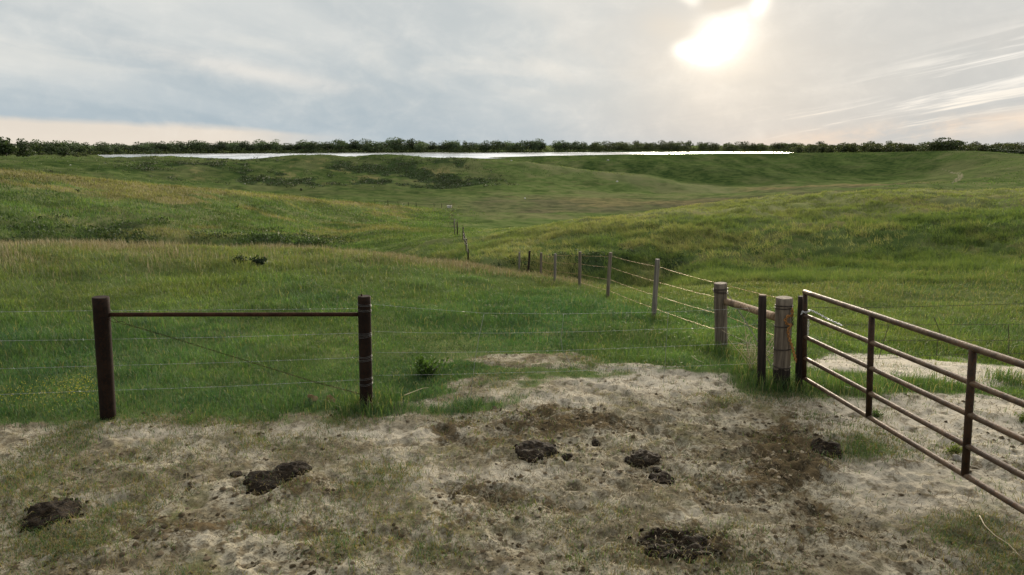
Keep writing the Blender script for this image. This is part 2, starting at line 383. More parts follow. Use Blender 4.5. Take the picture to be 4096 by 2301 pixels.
def scalev(v, x, y, z):
    n = S.nt.nodes.new('ShaderNodeMapping'); n.inputs['Scale'].default_value = (x, y, z); S.nt.links.new(v.k, n.inputs['Vector'])
    return S(n.outputs[0])
def foliage_mat(name, trans=.35, tint=(1.12, 1.18, .5), rough=.6):
    """leaf or blade: colour from the plant itself, light passes through"""
    m = newmat(name); c = attr('Col')
    d = principled(c, rough, spec=.25)
    t = S.nt.nodes.new('ShaderNodeBsdfTranslucent')
    mu = S.nt.nodes.new('ShaderNodeMix'); mu.data_type = 'RGBA'; mu.blend_type = 'MULTIPLY'; mu.inputs[0].default_value = 1
    S.nt.links.new(c.k, mu.inputs[6]); mu.inputs[7].default_value = (*tint, 1)
    S.nt.links.new(mu.outputs[2], t.inputs[0])
    x = S.nt.nodes.new('ShaderNodeMixShader'); x.inputs[0].default_value = trans
    S.nt.links.new(d.outputs[0], x.inputs[1]); S.nt.links.new(t.outputs[0], x.inputs[2]); out(x)
    return m
M_GRASS = foliage_mat('grass_blades', .42)
M_LEAF = foliage_mat('tree_leaves', .30, (1.1, 1.1, .6))
M_STRAW = foliage_mat('dry_straw', .25, (1.0, .98, .85))
def wood(name, c1, c2, c3, zs=.35, bs=.6, scale=1.0, rough=.85):
    m = newmat(name); p = coords()
    g = noise(scalev(p, 26*scale, 26*scale, 26*scale*zs*.12), 1.0, 6, .65, .3)
    b = noise(scalev(p, 3*scale, 3*scale, 1.6*scale), 1.0, 4, .6)
    k = noise(scalev(p, 60*scale, 60*scale, 3*scale), 1.0, 3, .6)
    c = mixc(smooth(g, .36, .64), c1, c2)
    c = mixc(smooth(b, .5, .68)*.75, c, c3)
    c = mixc(smooth(k, .60, .70)*.8, c, tuple(q*.25 for q in c1))
    out(principled(c, rough, bump=g+k*.6, bstr=bs, bdist=.02)); return m
M_WOOD = wood('weathered_wood', (.085, .066, .05), (.20, .165, .125), (.045, .036, .028))
M_WOOD_GREY = wood('grey_post_wood', (.09, .08, .068), (.23, .205, .175), (.06, .052, .042))
M_WOOD_WARM = wood('stripped_rail_wood', (.13, .085, .05), (.29, .20, .125), (.07, .045, .03), zs=3)
M_WOOD_DARK = wood('dark_creosoted_wood', (.010, .007, .005), (.034, .024, .018), (.006, .005, .004), bs=.8)
M_TAN_END = wood('cut_wood_end', (.16, .11, .075), (.25, .19, .13), (.10, .07, .05), zs=5)
def rust(name, c1, c2, c3, metal=.35, rough=.42, spec=.4):
    m = newmat(name); p = coords()
    a = noise(p, 9, 5, .65); b = noise(p, 55, 4, .6); c_ = noise(scalev(p, 1, 1, 1), 2.2, 3, .5)
    c = mixc(smooth(a, .42, .58), c1, c2); c = mixc(smooth(b, .5, .62)*.7, c, c3); c = mixc(smooth(c_, .5, .62)*.5, c, c1)
    out(principled(c, smooth(b, .3, .8)*.25+rough, metal, bump=b+a*.4, bstr=.35, bdist=.005, spec=spec)); return m
M_RUST_POST = rust('dark_rusty_pipe', (.010, .0065, .005), (.018, .011, .0075), (.032, .015, .008), .05, .75, .12)
M_RUST_RAIL = rust('rusty_brace_rail', (.028, .013, .008), (.048, .022, .012), (.018, .009, .006), .0, .75, .1)
M_GATE = rust('worn_gate_steel', (.050, .033, .021), (.105, .072, .044), (.10, .045, .018), .25, .46, .3)
M_GATE_UP = rust('rusty_gate_upright', (.022, .014, .009), (.040, .024, .014), (.065, .028, .012), .1, .6, .2)
def metal(name, c, rough=.35, m_=.9):
    m = newmat(name); p = coords(); a = noise(p, 30, 4, .6)
    out(principled(mixc(smooth(a, .35, .65), c, tuple(q*.55 for q in c)), rough, m_, spec=.5)); return m
M_GALV = metal('galvanised_wire', (.40, .42, .42), .4, .7)
M_WIRE_RUST = metal('rusty_barbed_wire', (.42, .25, .10), .5, .6)  # rust, shifted to gold to paint in the lit look of the wires
M_WIRE_DARK = metal('dark_old_wire', (.06, .045, .035), .55, .5)
M_CHAIN_RUST = metal('rusty_chain_steel', (.42, .19, .05), .6, .3)
M_CHAIN = metal('bright_chain_steel', (.62, .63, .64), .3, .8)
# ------------------------------------------------------------------ ground
TK = np.hypot(GX, GY)
amp_n = np.where(TK < 30, 1, 0)
Zd = Z0.copy()
near = TK < 30
xn, yn = GX[near], GY[near]
dirt_n, dark_n, pt_n = masks(xn, yn, Z0[near])
bump_d = fbm(xn*2.2, yn*2.2, 5, 41)*.038+np.abs(fbm(xn*5, yn*5, 4, 42))*.034+fbm(xn*14, yn*14, 3, 43)*.016
hoof = np.minimum(fbm(xn*5.2, yn*5.2, 2, 44), .1)*.06
bump_g = fbm(xn*.8, yn*.8, 3, 45)*.06
Zd[near] += (dirt_n*(bump_d+hoof)*(.45+.8*dark_n)+(1-dirt_n)*bump_g*sst(np.hypot(xn, yn), 6, 12))*sst(np.hypot(xn, yn), 1, 3)
midr = (TK >= 20) & (TK < 150)
xm, ym = GX[midr], GY[midr]; rm = TK[midr]
uM, vM = proj(xm, ym, Z0[midr])
tus = sst(uM, 1900, 2500)*sst(rm, 25, 32)*(1-sst(rm, 75, 90))
Zd[midr] += fbm(xm*.22, ym*.22, 4, 51)*.22*sst(rm, 24, 36)+tus*((.35-np.abs(fbm(xm*1.3, ym*1.3, 3, 52)))*.24)+fbm(xm*.9, ym*.9, 2, 53)*.07*sst(rm, 22, 40)
cut = sst(rm, 40, 46)*(1-sst(rm, 62, 72))*(1-sst(uM, 1150, 1350))     # gullies cut into the foot of the hill on the left
Zd[midr] += -cut*np.maximum(fbm(xm*.16, ym*.10, 3, 54)-.05, 0)*2.6
farr = TK >= 130
xf, yf = GX[farr], GY[farr]; rf = TK[farr]
Zd[farr] += (fbm(xf*.045, yf*.045, 4, 61)*.8*sst(rf, 140, 220)*(1-sst(rf, 380, 500))+fbm(xf*.25, yf*.25, 3, 62)*.25*sst(rf, 130, 170)*(1-sst(rf, 350, 470)))
ZG = Zd
def ground_z(x, y): return grid_at(ZG, np.asarray(x, float), np.asarray(y, float))
def pits(x, y, cell, rad, seed, frac):
    """hoof prints: jittered hollows with a raised lip"""
    ix, iy = np.floor(x/cell), np.floor(y/cell); best = np.full(x.shape, 9.)
    for a in (-1, 0, 1):
        for b in (-1, 0, 1):
            cx_, cy_ = ix+a, iy+b; on = _h(cx_, cy_, seed+2) < frac*2-1
            jx = (cx_+.5+.42*_h(cx_, cy_, seed))*cell; jy = (cy_+.5+.42*_h(cx_, cy_, seed+1))*cell
            best = np.minimum(best, np.where(on, np.hypot(x-jx, (y-jy)*.8), 9.))
    q = best/rad; return -np.exp(-q**4)+.45*np.exp(-((q-1.35)/.35)**2)
pt_ = pits(xn, yn, .34, .065, 900, .55)*.030+pits(xn+7.7, yn+3.1, .22, .04, 930, .5)*.016
Zd[near] += dirt_n*pt_*(.4+.6*sst(fbm(xn*.6, yn*.6, 3, 950), -.3, .3))*sst(np.hypot(xn, yn), 2, 4)
# cover: A = (dirt, damp, dry grass with painted crest rims), B = (brush, lush green, pale sand)
A = np.zeros((NA, NR, 3)); B = np.zeros((NA, NR, 3))
A[near, 0] = dirt_n; A[near, 1] = dark_n
U, Vp = proj(GX, GY, Z0)
r_ = TK; RC7, RC9, RC12, RC14 = [KR[q][:, None] for q in (7, 9, 12, 14)]
crest = np.exp(-((r_-23.5)/4.0)**2)*(1-sst(U, 2100, 2300))
dry = crest*(.25+.75*sst(fbm(GX*.35, GY*.35, 3, 71), -.3, .4))
lh = sst(r_, 50, 64)*(1-sst(r_/RC9, 1.02, 1.12))*(1-sst(U, 1500, 1900))          # hill on the left: tan patches
dry = np.maximum(dry, lh*sst(fbm(GX*.07, GY*.10, 4, 72)+.6*fbm(GX*.35, GY*.5, 3, 73), -.05, .65)*.75)
dry = np.maximum(dry, lh*np.exp(-((r_/RC9-.985)/.055)**2)*.8)  # rim light on the tan hill's crest, painted in dry grass colour
rh = sst(U, 1850, 2300)*sst(r_, 24, 30)*(1-sst(r_/RC7, 1.06, 1.2))
dry = np.maximum(dry, rh*sst(fbm(GX*.5, GY*.5, 3, 74)+.5*fbm(GX*1.6, GY*1.6, 2, 75), .0, .7)*.55)
dry = np.maximum(dry, rh*np.exp(-((r_/RC7-.98)/.10)**2)*.45*sst(fbm(GX*.2, GY*.2, 3, 174), -.4, .4))  # crest of the right hill lightened the same way, dry tips and painted light
vf_ = sst(r_, 118, 130)*(1-sst(r_, 160, 185))*sst(U, 1700, 2300)                # valley floor, brownish
dry = np.maximum(dry, vf_*.55*sst(fbm(GX*.05, GY*.12, 4, 76), -.4, .3))
sp_ = sst(r_, 185, 210)*(1-sst(r_, 232, 262))*sst(U, 2750, 3050)*(1-sst(U, 3700, 3950))
dry = np.maximum(dry, sp_*.6)
sc_ = sst(r_, 186, 198)*(1-sst(r_/RC12, .90, 1.03))*sst(U, 350, 700)*(1-sst(U, 1800, 2150))   # scrubby slope
br = sc_*sst(fbm(GX*.06, GY*.06, 4, 77)+.4*fbm(GX*.3, GY*.3, 3, 78), -.05, .5)
dry = np.maximum(dry, sc_*sst(fbm(GX*.14, GY*.09, 5, 79)+.5*fbm(GX*.5, GY*.4, 2, 179), .1, .7)*.55)
cb_ = sst(r_, 44, 52)*(1-sst(r_, 60, 70))*(1-sst(U, 1300, 1500))  # brush at the hill foot, spread and darkened to paint in gully shadow
br = np.maximum(br, cb_*sst(fbm(GX*.12, GY*.12, 3, 80), -.55, .1))
ck_ = sst(r_, 25, 26.5)*(1-sst(r_, 31, 35))*sst(U, 1850, 1950)*(1-sst(U, 2650, 2850))
br = np.maximum(br, ck_*sst(fbm(GX*.5, GY*.5, 3, 81), -.5, .2)*.9)
lush = sst(r_, 330, 380)*sst(U, 2300, 2700)
lush = np.maximum(lush, sst(fbm(GX*.03, GY*.03, 3, 82), -.2, .5)*.6)
# two wheel ruts climbing the far slope on the right
def seg_mask(pts, w):
    m = np.zeros_like(GX); sel = (r_ > 200) & (r_ < 520) & (U > 3500) & (U < 4100)
    P = [hit(u, v)[:2] for u, v in pts]; xs, ys = GX[sel], GY[sel]; d = np.full(xs.shape, 1e9)
    for (ax, ay), (bx, by) in zip(P[:-1], P[1:]):
        ex, ey = bx-ax, by-ay; t = np.clip(((xs-ax)*ex+(ys-ay)*ey)/(ex*ex+ey*ey+1e-9), 0, 1)
        d = np.minimum(d, np.hypot(xs-ax-ex*t, ys-ay-ey*t))
    m[sel] = np.exp(-(d/w)**2); return m
A[..., 2] = np.clip(dry, 0, 1); B[..., 0] = np.clip(br, 0, 1); B[..., 1] = np.clip(lush, 0, 1)
rut = np.maximum(seg_mask([(3815,737),(3830,725),(3848,712),(3845,700),(3815,690),(3770,680)], .55), seg_mask([(3805,737),(3818,724),(3836,710),(3830,700),(3800,690)], .55))
A[..., 0] = np.maximum(A[..., 0], rut*.6)
un_, vn_ = proj(xn, yn, np.zeros_like(xn)); wv_ = fbm(xn*1.3, yn*1.3, 3, 96)
pth = blobs([(2600,1520,330,60,.9),(2200,1600,260,40,.7),(1500,1720,420,36,.6),(600,1730,420,30,.5),(2150,1880,600,26,.55),(1750,1900,300,40,.5),(3600,2000,240,70,.6),(3450,1900,160,50,.5)], xn, yn, un_+wv_*60, vn_+wv_*26, 3)
B[..., 2][near] = pth+sst(poly_sd(D2, xn, yn), -.8, .6)+sst(np.arctan2(xn, yn), .38, .5)*sst(np.hypot(xn, yn), 6.0, 8)*.8
Cc = np.zeros((NA, NR, 3))                                   # C = (pale grass and painted crest light, deep green and painted slope shade, brown grazed grass)
rag = fbm(GX*.03, GY*.03, 4, 90)*14
pale = sst(r_/RC12+rag*.002, .90, .99)*(1-sst(r_/RC12+rag*.001, 1.03, 1.08))*sst(U, 1950, 2250)*(1-sst(U, 2950, 3100))*.9
pale = np.maximum(pale, sst(r_+rag*.5, 205, 225)*(1-sst(r_, 500, 540))*sst(U+rag*22, 3550, 3950)*.4)
deep_r = sst(r_, 185, 215)*(1-sst(r_, 420, 500))*sst(U, 3550, 3800)*.4
pale = np.maximum(pale, np.exp(-((r_/RC12-.985)/.035)**2)*(1-sst(U, 1900, 2100))*.4)  # painted rim light along the scrubby hill's crest
pale = np.maximum(pale, np.exp(-((r_/RC14-.985)/.03)**2)*sst(U, 2700, 2900)*(1-sst(U, 3700, 3800))*.6)  # painted rim light along the second ridge
deep = sst(r_/RC12+rag*.001, 1.04, 1.12)*(1-sst(r_, 530, 560))*sst(U, 1850, 2150)*(1-sst(U+rag*6, 3620, 3820))
deep = np.maximum(deep, deep_r)
deep = np.maximum(deep, sst(r_, 262, 285)*(1-sst(U, 1800, 2100))*.55)
deep = np.maximum(deep, sst(r_+rag*.3, 150, 185)*(1-sst(r_, 285, 310))*(1-sst(U+rag*8, 1700, 2150))*(.65+.3*sst(fbm(GX*.03, GY*.03, 3, 94), -.3, .3)))
deep = np.maximum(deep, sst(r_+rag*.2, 27, 30)*(1-sst(r_/RC7+rag*.006, .70, .95))*sst(U, 1900, 2300)*.6)  # lower slope of the right hill darkened, its shade painted in
deep = np.maximum(deep, sst(r_, 118, 130)*(1-sst(r_, 170, 200))*(1-sst(U, 1500, 1900))*.8)
pale = np.maximum(pale, sst(r_/RC7+rag*.006, .76, .98)*(1-sst(r_/RC7, 1.06, 1.16))*sst(U, 1850, 2200)*.8)  # top of the right hill lightened, its light painted in
brown = sst(r_+rag*.6, 122, 132)*(1-sst(r_+rag*.6, 158, 180))*sst(U, 1500, 2200)*.9
brown = np.maximum(brown, sst(r_+rag*.5, 176, 190)*(1-sst(r_+rag*.5, 226, 250))*sst(U, 2900, 3100)*(1-sst(U, 3600, 3800))*.9)
vl = fbm(GX*.16, GY*.05, 3, 91); Cc[..., 0] = pale*(.7+.5*vl); Cc[..., 1] = deep*(.75+.4*vl); Cc[..., 2] = brown*(.8+.4*vl)
Cc = np.clip(Cc, 0, 1)
m = newmat('ground_soil_and_turf'); pos = geo_pos()
ca = S(S.nt.nodes.new('ShaderNodeSeparateColor').outputs[0]).k.node; S.nt.links.new(attr('cover').k, ca.inputs[0])
cb = S.nt.nodes.new('ShaderNodeSeparateColor'); S.nt.links.new(attr('cover_more').k, cb.inputs[0])
cfar = S.nt.nodes.new('ShaderNodeSeparateColor'); S.nt.links.new(attr('cover_far').k, cfar.inputs[0]); paleS, deepS, brownS = [S(o) for o in cfar.outputs]
dirtS, dampS, dryS = [S(o) for o in ca.outputs]; brushS, lushS, sandS = [S(o) for o in cb.outputs]
n1 = noise(pos, 1.3, 6, .62); n2 = noise(pos, 7.0, 6, .68); n4 = noise(pos, 32.0, 4, .65); n5 = noise(pos, .35, 5, .6); n6 = noise(pos, .06, 5, .65)
soil = mixc(smooth(n1, .42, .58), (.170, .148, .100), (.315, .284, .212))
soil = mixc(smooth(n2, .49, .58)*.62, soil, (.085, .067, .042))
soil = mixc(smooth(n4, .50, .58)*.52, soil, (.05, .038, .023))
soil = mixc(smooth(noise(pos, 3.6, 6, .68), .53, .63)*.45, soil, (.355, .325, .26))
soil = mixc(smooth(noise(pos, 1.9, 6, .66), .53, .64)*.55, soil, (.12, .112, .052))
soil = mixc(sandS*smooth(n2, .70, .45), soil, (.44, .40, .325))
damp = mixc(smooth(n2, .42, .58), (.026, .019, .010), (.100, .074, .041))
soil = mixc(smooth(dampS*1.2+(n2-.5)*1.3+(n4-.5)*.9+(n1-.5)*.8, .28, .78)*.93, soil, damp)
turf = mixc(smooth(n5, .42, .58), (.064, .094, .030), (.104, .130, .048))
turf = mixc(lushS*.6, turf, (.060, .092, .026))
turf = mixc(smooth(n6, .48, .60)*.6, turf, (.125, .125, .062))
turf = mixc(smooth(noise(pos, .11, 6, .7), .52, .62)*.6, turf, (.040, .058, .020))
turf = mixc(smooth(noise(scalev(pos, .5, 1.6, 1), .22, 6, .7), .53, .61)*.4, turf, (.15, .135, .07))
turf = mixc(paleS*.8, turf, (.135, .138, .072))
turf = mixc(deepS*.95, turf, mixc(smooth(n5, .42, .58), (.020, .037, .012), (.042, .062, .019)))
crestLightS = smooth(paleS, .2, .8)*smooth(sep(pos)[1], 90, 70)  # where the right hill's top gets its painted light
turf = mixc(crestLightS*.8, turf, mixc(smooth(n5, .44, .56), (.150, .170, .064), (.215, .220, .100)))
turf = mixc(brownS*.85, turf, mixc(smooth(n5, .42, .58), (.058, .056, .036), (.092, .080, .052)))
turf = mixc(smooth(dryS+(n5-.5)*.9+(n1-.5)*.5, .25, .95)*.85, turf, (.185, .152, .072))
turf = mixc(smooth(brushS+(n5-.5)*1.0+(n1-.5)*.4, .3, .8)*.9, turf, (.026, .042, .018))
cc = mixc(smooth(dirtS+(n2-.5)*.25, .25, .75), turf, soil)
out(principled(cc, 1.0, bump=n2*.7+n4*.7+n1, bstr=.8, bdist=.035, spec=0.0))
M_GROUND = m
I = np.arange(NA)[:, None]*NR+np.arange(NR)[None, :]
a_ = I; b_ = np.roll(I, -1, 0)
quads = np.stack([a_[:, :-1], a_[:, 1:], b_[:, 1:], b_[:, :-1]], -1).reshape(-1, 4)
ctr = NA*NR
tri = np.stack([np.full(NA, ctr), I[:, 0], np.roll(I[:, 0], -1)], -1)
V = np.concatenate([np.stack([GX, GY, ZG], -1).reshape(-1, 3), [[0, 0, 0]]])
loops = np.concatenate([quads.ravel(), tri.ravel()])
starts = np.concatenate([np.arange(len(quads))*4, len(quads)*4+np.arange(NA)*3])
gA = np.concatenate([A.reshape(-1, 3), [[1, 0, 0]]]); gB = np.concatenate([B.reshape(-1, 3), [[0, 0, 0]]]); gC = np.concatenate([Cc.reshape(-1, 3), [[0, 0, 0]]])
g = fastmesh('ground', V, loops, starts, M_GROUND, True, (('cover', gA), ('cover_more', gB), ('cover_far', gC)))
tag(g, 'rolling pasture ground with trampled pale soil in front', 'ground', kind='structure')
# ------------------------------------------------------------------ lake
m = newmat('lake_water'); p = geo_pos()
w1 = noise(scalev(p, .5, .16, .5), 1.0, 4, .6); w2 = noise(scalev(p, .02, .008, 1), 1.0, 3, .5)
gl = principled((.70, .74, .78), smooth(w2, .35, .65)*.06+.15, 1.0, bump=w1, bstr=.6, bdist=.3)
out(gl); M_WATER = m
WZ = -6.55
aw = np.linspace(-.75, .60, 60); rw = np.array([500, 640, 760, 880, 1000, 1120])
Vw = np.array([(math.sin(a)*r, math.cos(a)*r, WZ) for a in aw for r in rw])
Fw = [(i*6+j, i*6+j+1, (i+1)*6+j+1, (i+1)*6+j) for i in range(59) for j in range(5)]
lk = MB(); lk.add(Vw, Fw); lk = lk.build('lake', M_WATER, smooth_=False)
tag(lk, 'long pale lake lying below the far tree line', 'lake', kind='structure')
# ------------------------------------------------------------------ fences and gate
def depth_pt(u, v, y):
    """point on a sight line at a given distance ahead"""
    d = np.array([float(q) for q in ray(u, v)]); t = y/d[1]
    return np.array([d[0]*t, y, CAM_H+d[2]*t])
def plane_pt(u, v, A_, B_):
    """point on a sight line where it meets the upright plane through two ground points"""
    d = np.array([float(q) for q in ray(u, v)]); ex, ey = B_[0]-A_[0], B_[1]-A_[1]
    den = d[0]*ey-d[1]*ex; t = (A_[0]*ey-A_[1]*ex)/den
    return np.array([d[0]*t, d[1]*t, CAM_H+d[2]*t])
def camdepth(P): return P[1]*cp-(P[2]-CAM_H)*sp
def post_pts(ub, vb, ut, vt):
    b = hit(ub, vb, ZG); t = depth_pt(ut, vt, b[1]); return b, t
def make_post(parent, mat, ub, vb, ut, vt, wpx, wtop=None, k=14, jit=.02, seed=1, sink=.12, label=None, height=None, bow=0.0):
    b, t = post_pts(ub, vb, ut, vt)
    if height: t = b+(t-b)/np.linalg.norm(t-b)*height
    d = (t-b); n = 12
    rb = wpx/2/F*camdepth(b); rt = (wtop or wpx)/2/F*camdepth(b)
    s = np.linspace(0, 1, n); P = b+(d)*s[:, None]; P[0] -= d/np.linalg.norm(d)*sink
    P += np.array([1, 0, 0])*(np.sin(s*math.pi)*bow)[:, None]
    rad = rb+(rt-rb)*s
    P = np.concatenate([P, P[-1:]+d/np.linalg.norm(d)*.006]); rad = np.append(rad, rad[-1]*.88)
    mb = MB(); mb.tube(P, rad, k, True, jit, seed)
    o = mb.build('post', mat, parent, origin=b); 
    if label: o['label'] = label
    return o, b, t, rb
def ring_wraps(name, mat, parent_root, sub_parent, b, t, rad, vs, turns=2, wr=.0028, seed=0, spread=.05):
    """wire wound round a post, each winding a piece of its own"""
    rg = np.random.default_rng(seed)
    for f in vs:
        mb = MB(); c = b+(t-b)*f; m_ = 26*turns
        a = np.linspace(0, 2*math.pi*turns, m_)
        zz = (np.linspace(-.5, .5, m_)*spread+np.sin(a+rg.uniform(0, 6))*.008)
        P = np.stack([c[0]+np.cos(a)*(rad+wr*.7), c[1]+np.sin(a)*(rad+wr*.7), c[2]+zz], -1)
        mb.tube(P, wr, 4, True)
        o = mb.build(name, mat, None, origin=b); o.parent = sub_parent; o.location = (0, 0, 0)
def make_wire(parent, mat, P, wr=.0032, barb=.13, seed=0, name='wire', sag=0.0, droop_n=8):
    """barbed wire through given points, with twisted barbs"""
    rg = np.random.default_rng(seed); P = [np.asarray(p, float) for p in P]; Q = []
    for a, b in zip(P[:-1], P[1:]):
        for s in np.linspace(0, 1, droop_n, endpoint=False):
            q = a+(b-a)*s; q[2] -= sag*4*s*(1-s)*np.linalg.norm(b-a)*.02; Q.append(q)
    Q.append(P[-1]); Q = np.array(Q); mb = MB(); mb.tube(Q, wr, 5)
    if barb:
        L = np.linalg.norm(np.diff(Q, axis=0), axis=1); cum = np.concatenate([[0], np.cumsum(L)])
        for s in np.arange(barb*.5, cum[-1], barb):
            c = np.array([np.interp(s, cum, Q[:, i]) for i in range(3)])
            for _ in range(2):
                d = rg.normal(0, 1, 3); d /= np.linalg.norm(d); mb.tube([c-d*.014, c+d*.014], wr*.55, 3, False)
    return mb.build(name, mat, parent)
M_WRAP = metal('dull_tie_wire', (.16, .16, .155), .5, .6)
# --- fence in front: two dark posts with a rail, wires running on to the corner by the gate
b1 = hit(433, 1672, ZG); b2 = hit(1465, 1637, ZG); b3 = hit(3045, 1543, ZG)
nf = empty('wire_fence', b1, 'barbed wire fence with two dark rusty pipe posts joined by a rail', 'fence')
p1, q1, t1, r1 = make_post(nf, M_RUST_POST, 433, 1672, 403, 1190, 57, 59, seed=3, jit=.006, k=18, label='thick dark pipe post leaning at the bare end of the rail')
p2, q2, t2, r2 = make_post(nf, M_RUST_POST, 1466, 1637, 1457, 1186, 51, 50, seed=4, jit=.006, k=18, label='dark pipe post wound with bright wire')
p3, q3, t3, r3 = make_post(nf, M_WOOD_DARK, 3045, 1543, 3050, 1184, 33, 30, seed=5, jit=.03, k=14, label='slim blackened wooden post beside the thick grey one')
mb = MB(); mb.tube([t3+[0, 0, .001], t3+[0, 0, .016]], [r3*.86, r3*.80], 14); o = mb.build('post_top', M_TAN_END, None, origin=q3); o.parent = p3; o.location = (0, 0, 0)
mb = MB(); mb.tube([t2+[-.03, 0, .0], t2+[-.03, 0, .03]], .009, 8); o = mb.build('pin', M_RUST_RAIL, None, origin=q2); o.parent = p2; o.location = (0, 0, 0)
def at_v(b, t, v):
    """fraction of the post's height that is seen at v"""
    lo, hi_ = 0., 1.
    for _ in range(30):
        m_ = (lo+hi_)/2; P = b+(t-b)*m_; vv = float(proj(P[0], P[1], P[2])[1])
        if vv > v: lo = m_
        else: hi_ = m_
    return lo
ring_wraps('wire_wrap', M_WRAP, nf, p2, q2, t2, r2, [at_v(q2, t2, v) for v in (1219, 1240, 1336, 1345, 1424, 1440, 1514, 1533)], 2, .0017, 5, .03)
ra = plane_pt(430, 1259, q1, q2); rb_ = plane_pt(1440, 1258, q1, q2)
mb = MB(); mb.tube([ra+(rb_-ra)*s for s in np.linspace(0, 1, 8)], 8.6/F*camdepth(ra), 16); mb.build('brace_rail', M_RUST_RAIL, nf)
dgp = [plane_pt(u, v, q1, q2) for u, v in ((440, 1274), (700, 1352), (1000, 1445), (1250, 1523), (1450, 1576))]
off = np.array([0, -.02, 0]); rg = np.random.default_rng(1)
mb = MB()
for k_ in range(2):
    Q = []
    for i in range(120):
        s = i/119*(len(dgp)-1); j = min(int(s), len(dgp)-2); P = dgp[j]+(dgp[j+1]-dgp[j])*(s-j)
        a = i*.7+k_*math.pi; sp_r = .007+.02*max(0, 1-i/10)
        Q.append(P+off+np.array([0, math.cos(a)*sp_r*.5, math.sin(a)*sp_r]))
    mb.tube(Q, .0026, 4)
mb.build('brace_wire', M_RUST_RAIL, nf)
for i, L in enumerate([((-420,1254),(0,1249),(300,1245),(900,1241),(1430,1236)), ((-420,1373),(0,1365),(300,1361),(900,1350),(1430,1334)),
          ((-420,1487),(0,1477),(300,1468),(900,1452),(1430,1432)), ((-420,1594),(0,1580),(300,1568),(900,1548),(1440,1521))]):
    make_wire(nf, M_GALV, [plane_pt(u, v, q1, q2)+[0, .012, 0] for u, v in L], .0017, .14, i, 'wire', 0)
for i, L in enumerate([((1486,1217),(1650,1232),(1940,1253),(2256,1256),(2683,1248),(2860,1240),(3038,1231)), ((1490,1326),(1700,1332),(2000,1333),(2384,1326),(2666,1316),(2909,1311),(3038,1296)),
          ((1494,1411),(1800,1410),(2200,1404),(2555,1391),(2845,1379),(3038,1370)), ((1495,1502),(1791,1498),(2300,1484),(2750,1465),(3038,1454))]):
    make_wire(nf, M_GALV, [plane_pt(u, v, q2, q3) for u, v in L], .0013, .14, 10+i, 'wire', 0)
for i, L in enumerate([((1936,1256),(1920,1330),(1902,1430),(1886,1550),(1882,1600)), ((2254,1256),(2249,1310),(2243,1352),(2250,1400),(2276,1445),(2290,1475)), ((2672,1250),(2668,1320),(2662,1400),(2660,1450),(2652,1530))]):
    make_wire(nf, M_GALV, [plane_pt(u, v, q2, q3)+[0, -.01, 0] for u, v in L], .0030, 0, 20+i, 'wire_stay', 0)
# --- pasture fence running down the draw
PB = [ # base, top, width, material, v of the four wires
 (2885,1402,2882,1134,52,50,M_WOOD,(1141,1197,1263,1331)), (2614,1282,2630,1038,20,19,M_WOOD_GREY,(1068,1128,1183,1236)), (2430,1199,2442,1011,15,14,M_WOOD,(1025,1070,1119,1163)),
 (2318,1160,2320,1008,12.5,12,M_WOOD,(1023,1057,1098,1130)), (2219,1131,2221,1016,11,11,M_WOOD_GREY,(1022,1050,1085,1110)), (2163,1112,2165,1011,9.5,9.5,M_WOOD,(1017,1044,1072,1092)),
 (2112,1097,2119,1004,8.5,8.5,M_WOOD_DARK,(1012,1042,1066,1080)), (2077,1086,2078,1009,8,8,M_WOOD_GREY,(1014,1038,1058,1070)), (2048,1084,2048,1026,6,6,M_WOOD_GREY,(1030,1046,1060,1072)),
 (2024,1084,2024,1035,5,5,M_WOOD,(1038,1050,1060,1070)), (2002,1084,2002,1039,5,5,M_WOOD,(1041,1052,1062,1070)), (1980,1082,1979,1044,6,6,M_WOOD_DARK,(1047,1056,1064,1072)), (1966,1080,1965,1048,5,5,M_WOOD_DARK,(1051,1059,1067,1073))]
pbase = hit(3125, 1548, ZG)
pf = empty('pasture_fence', pbase, 'old barbed wire fence of weathered wooden posts running down into the draw', 'fence')
pk, qk, tk_, rk = make_post(pf, M_WOOD, 3123, 1549, 3137, 1192, 62, 65, seed=9, jit=.022, k=20, label='thickest grey wooden post wound with wire and chain')
mb = MB(); dd = tk_-qk; mb.tube([qk+dd*s for s in (-.1, .0, .1, .2, .235)], [rk*1.03]*4+[rk*.985], 20, False, .022, 9)
o = mb.build('damp_foot', M_WOOD_DARK, None, origin=qk); o.parent = pk; o.location = (0, 0, 0)
ring_wraps('wire_wrap', M_WIRE_DARK, pf, pk, qk, tk_, rk*1.03, [at_v(qk, tk_, v) for v in (1222, 1231, 1303, 1394, 1464)], 2, .005, 6, .012)
heads = []; lab = {0: 'stout grey brace post holding the pole rail', 1: 'pale upright line post nearest the brace', 6: 'dark line post with dry twigs at its foot'}
for i, (ub, vb, ut, vt, w0, w1, mt, wv) in enumerate(PB):
    if i < 8: o, b, t, r_p = make_post(pf, mt, ub, vb, ut, vt, w0, w1, seed=30+i, jit=.03, k=12 if i < 3 else 8, label=lab.get(i))
    else:
        # beyond the crest: the foot is out of sight, so stand it on the ground at full height
        a_ = hit(ub, 1084, ZG); yy = a_[1]+[5, 9, 14, 18, 22][i-8]; x_ = ray(ub, vt); X = float(x_[0]/x_[1])*yy
        b = np.array([X, yy, float(ground_z(X, yy))]); t = depth_pt(ut, vt, yy)
        mb = MB(); mb.tube([b-[0, 0, .1], b+(t-b)*.5, t], w0/2/F*yy, 8, True, .03, i); o = mb.build('post', mt, pf, origin=b); r_p = w0/2/F*yy
    heads.append((b, t, r_p, wv))
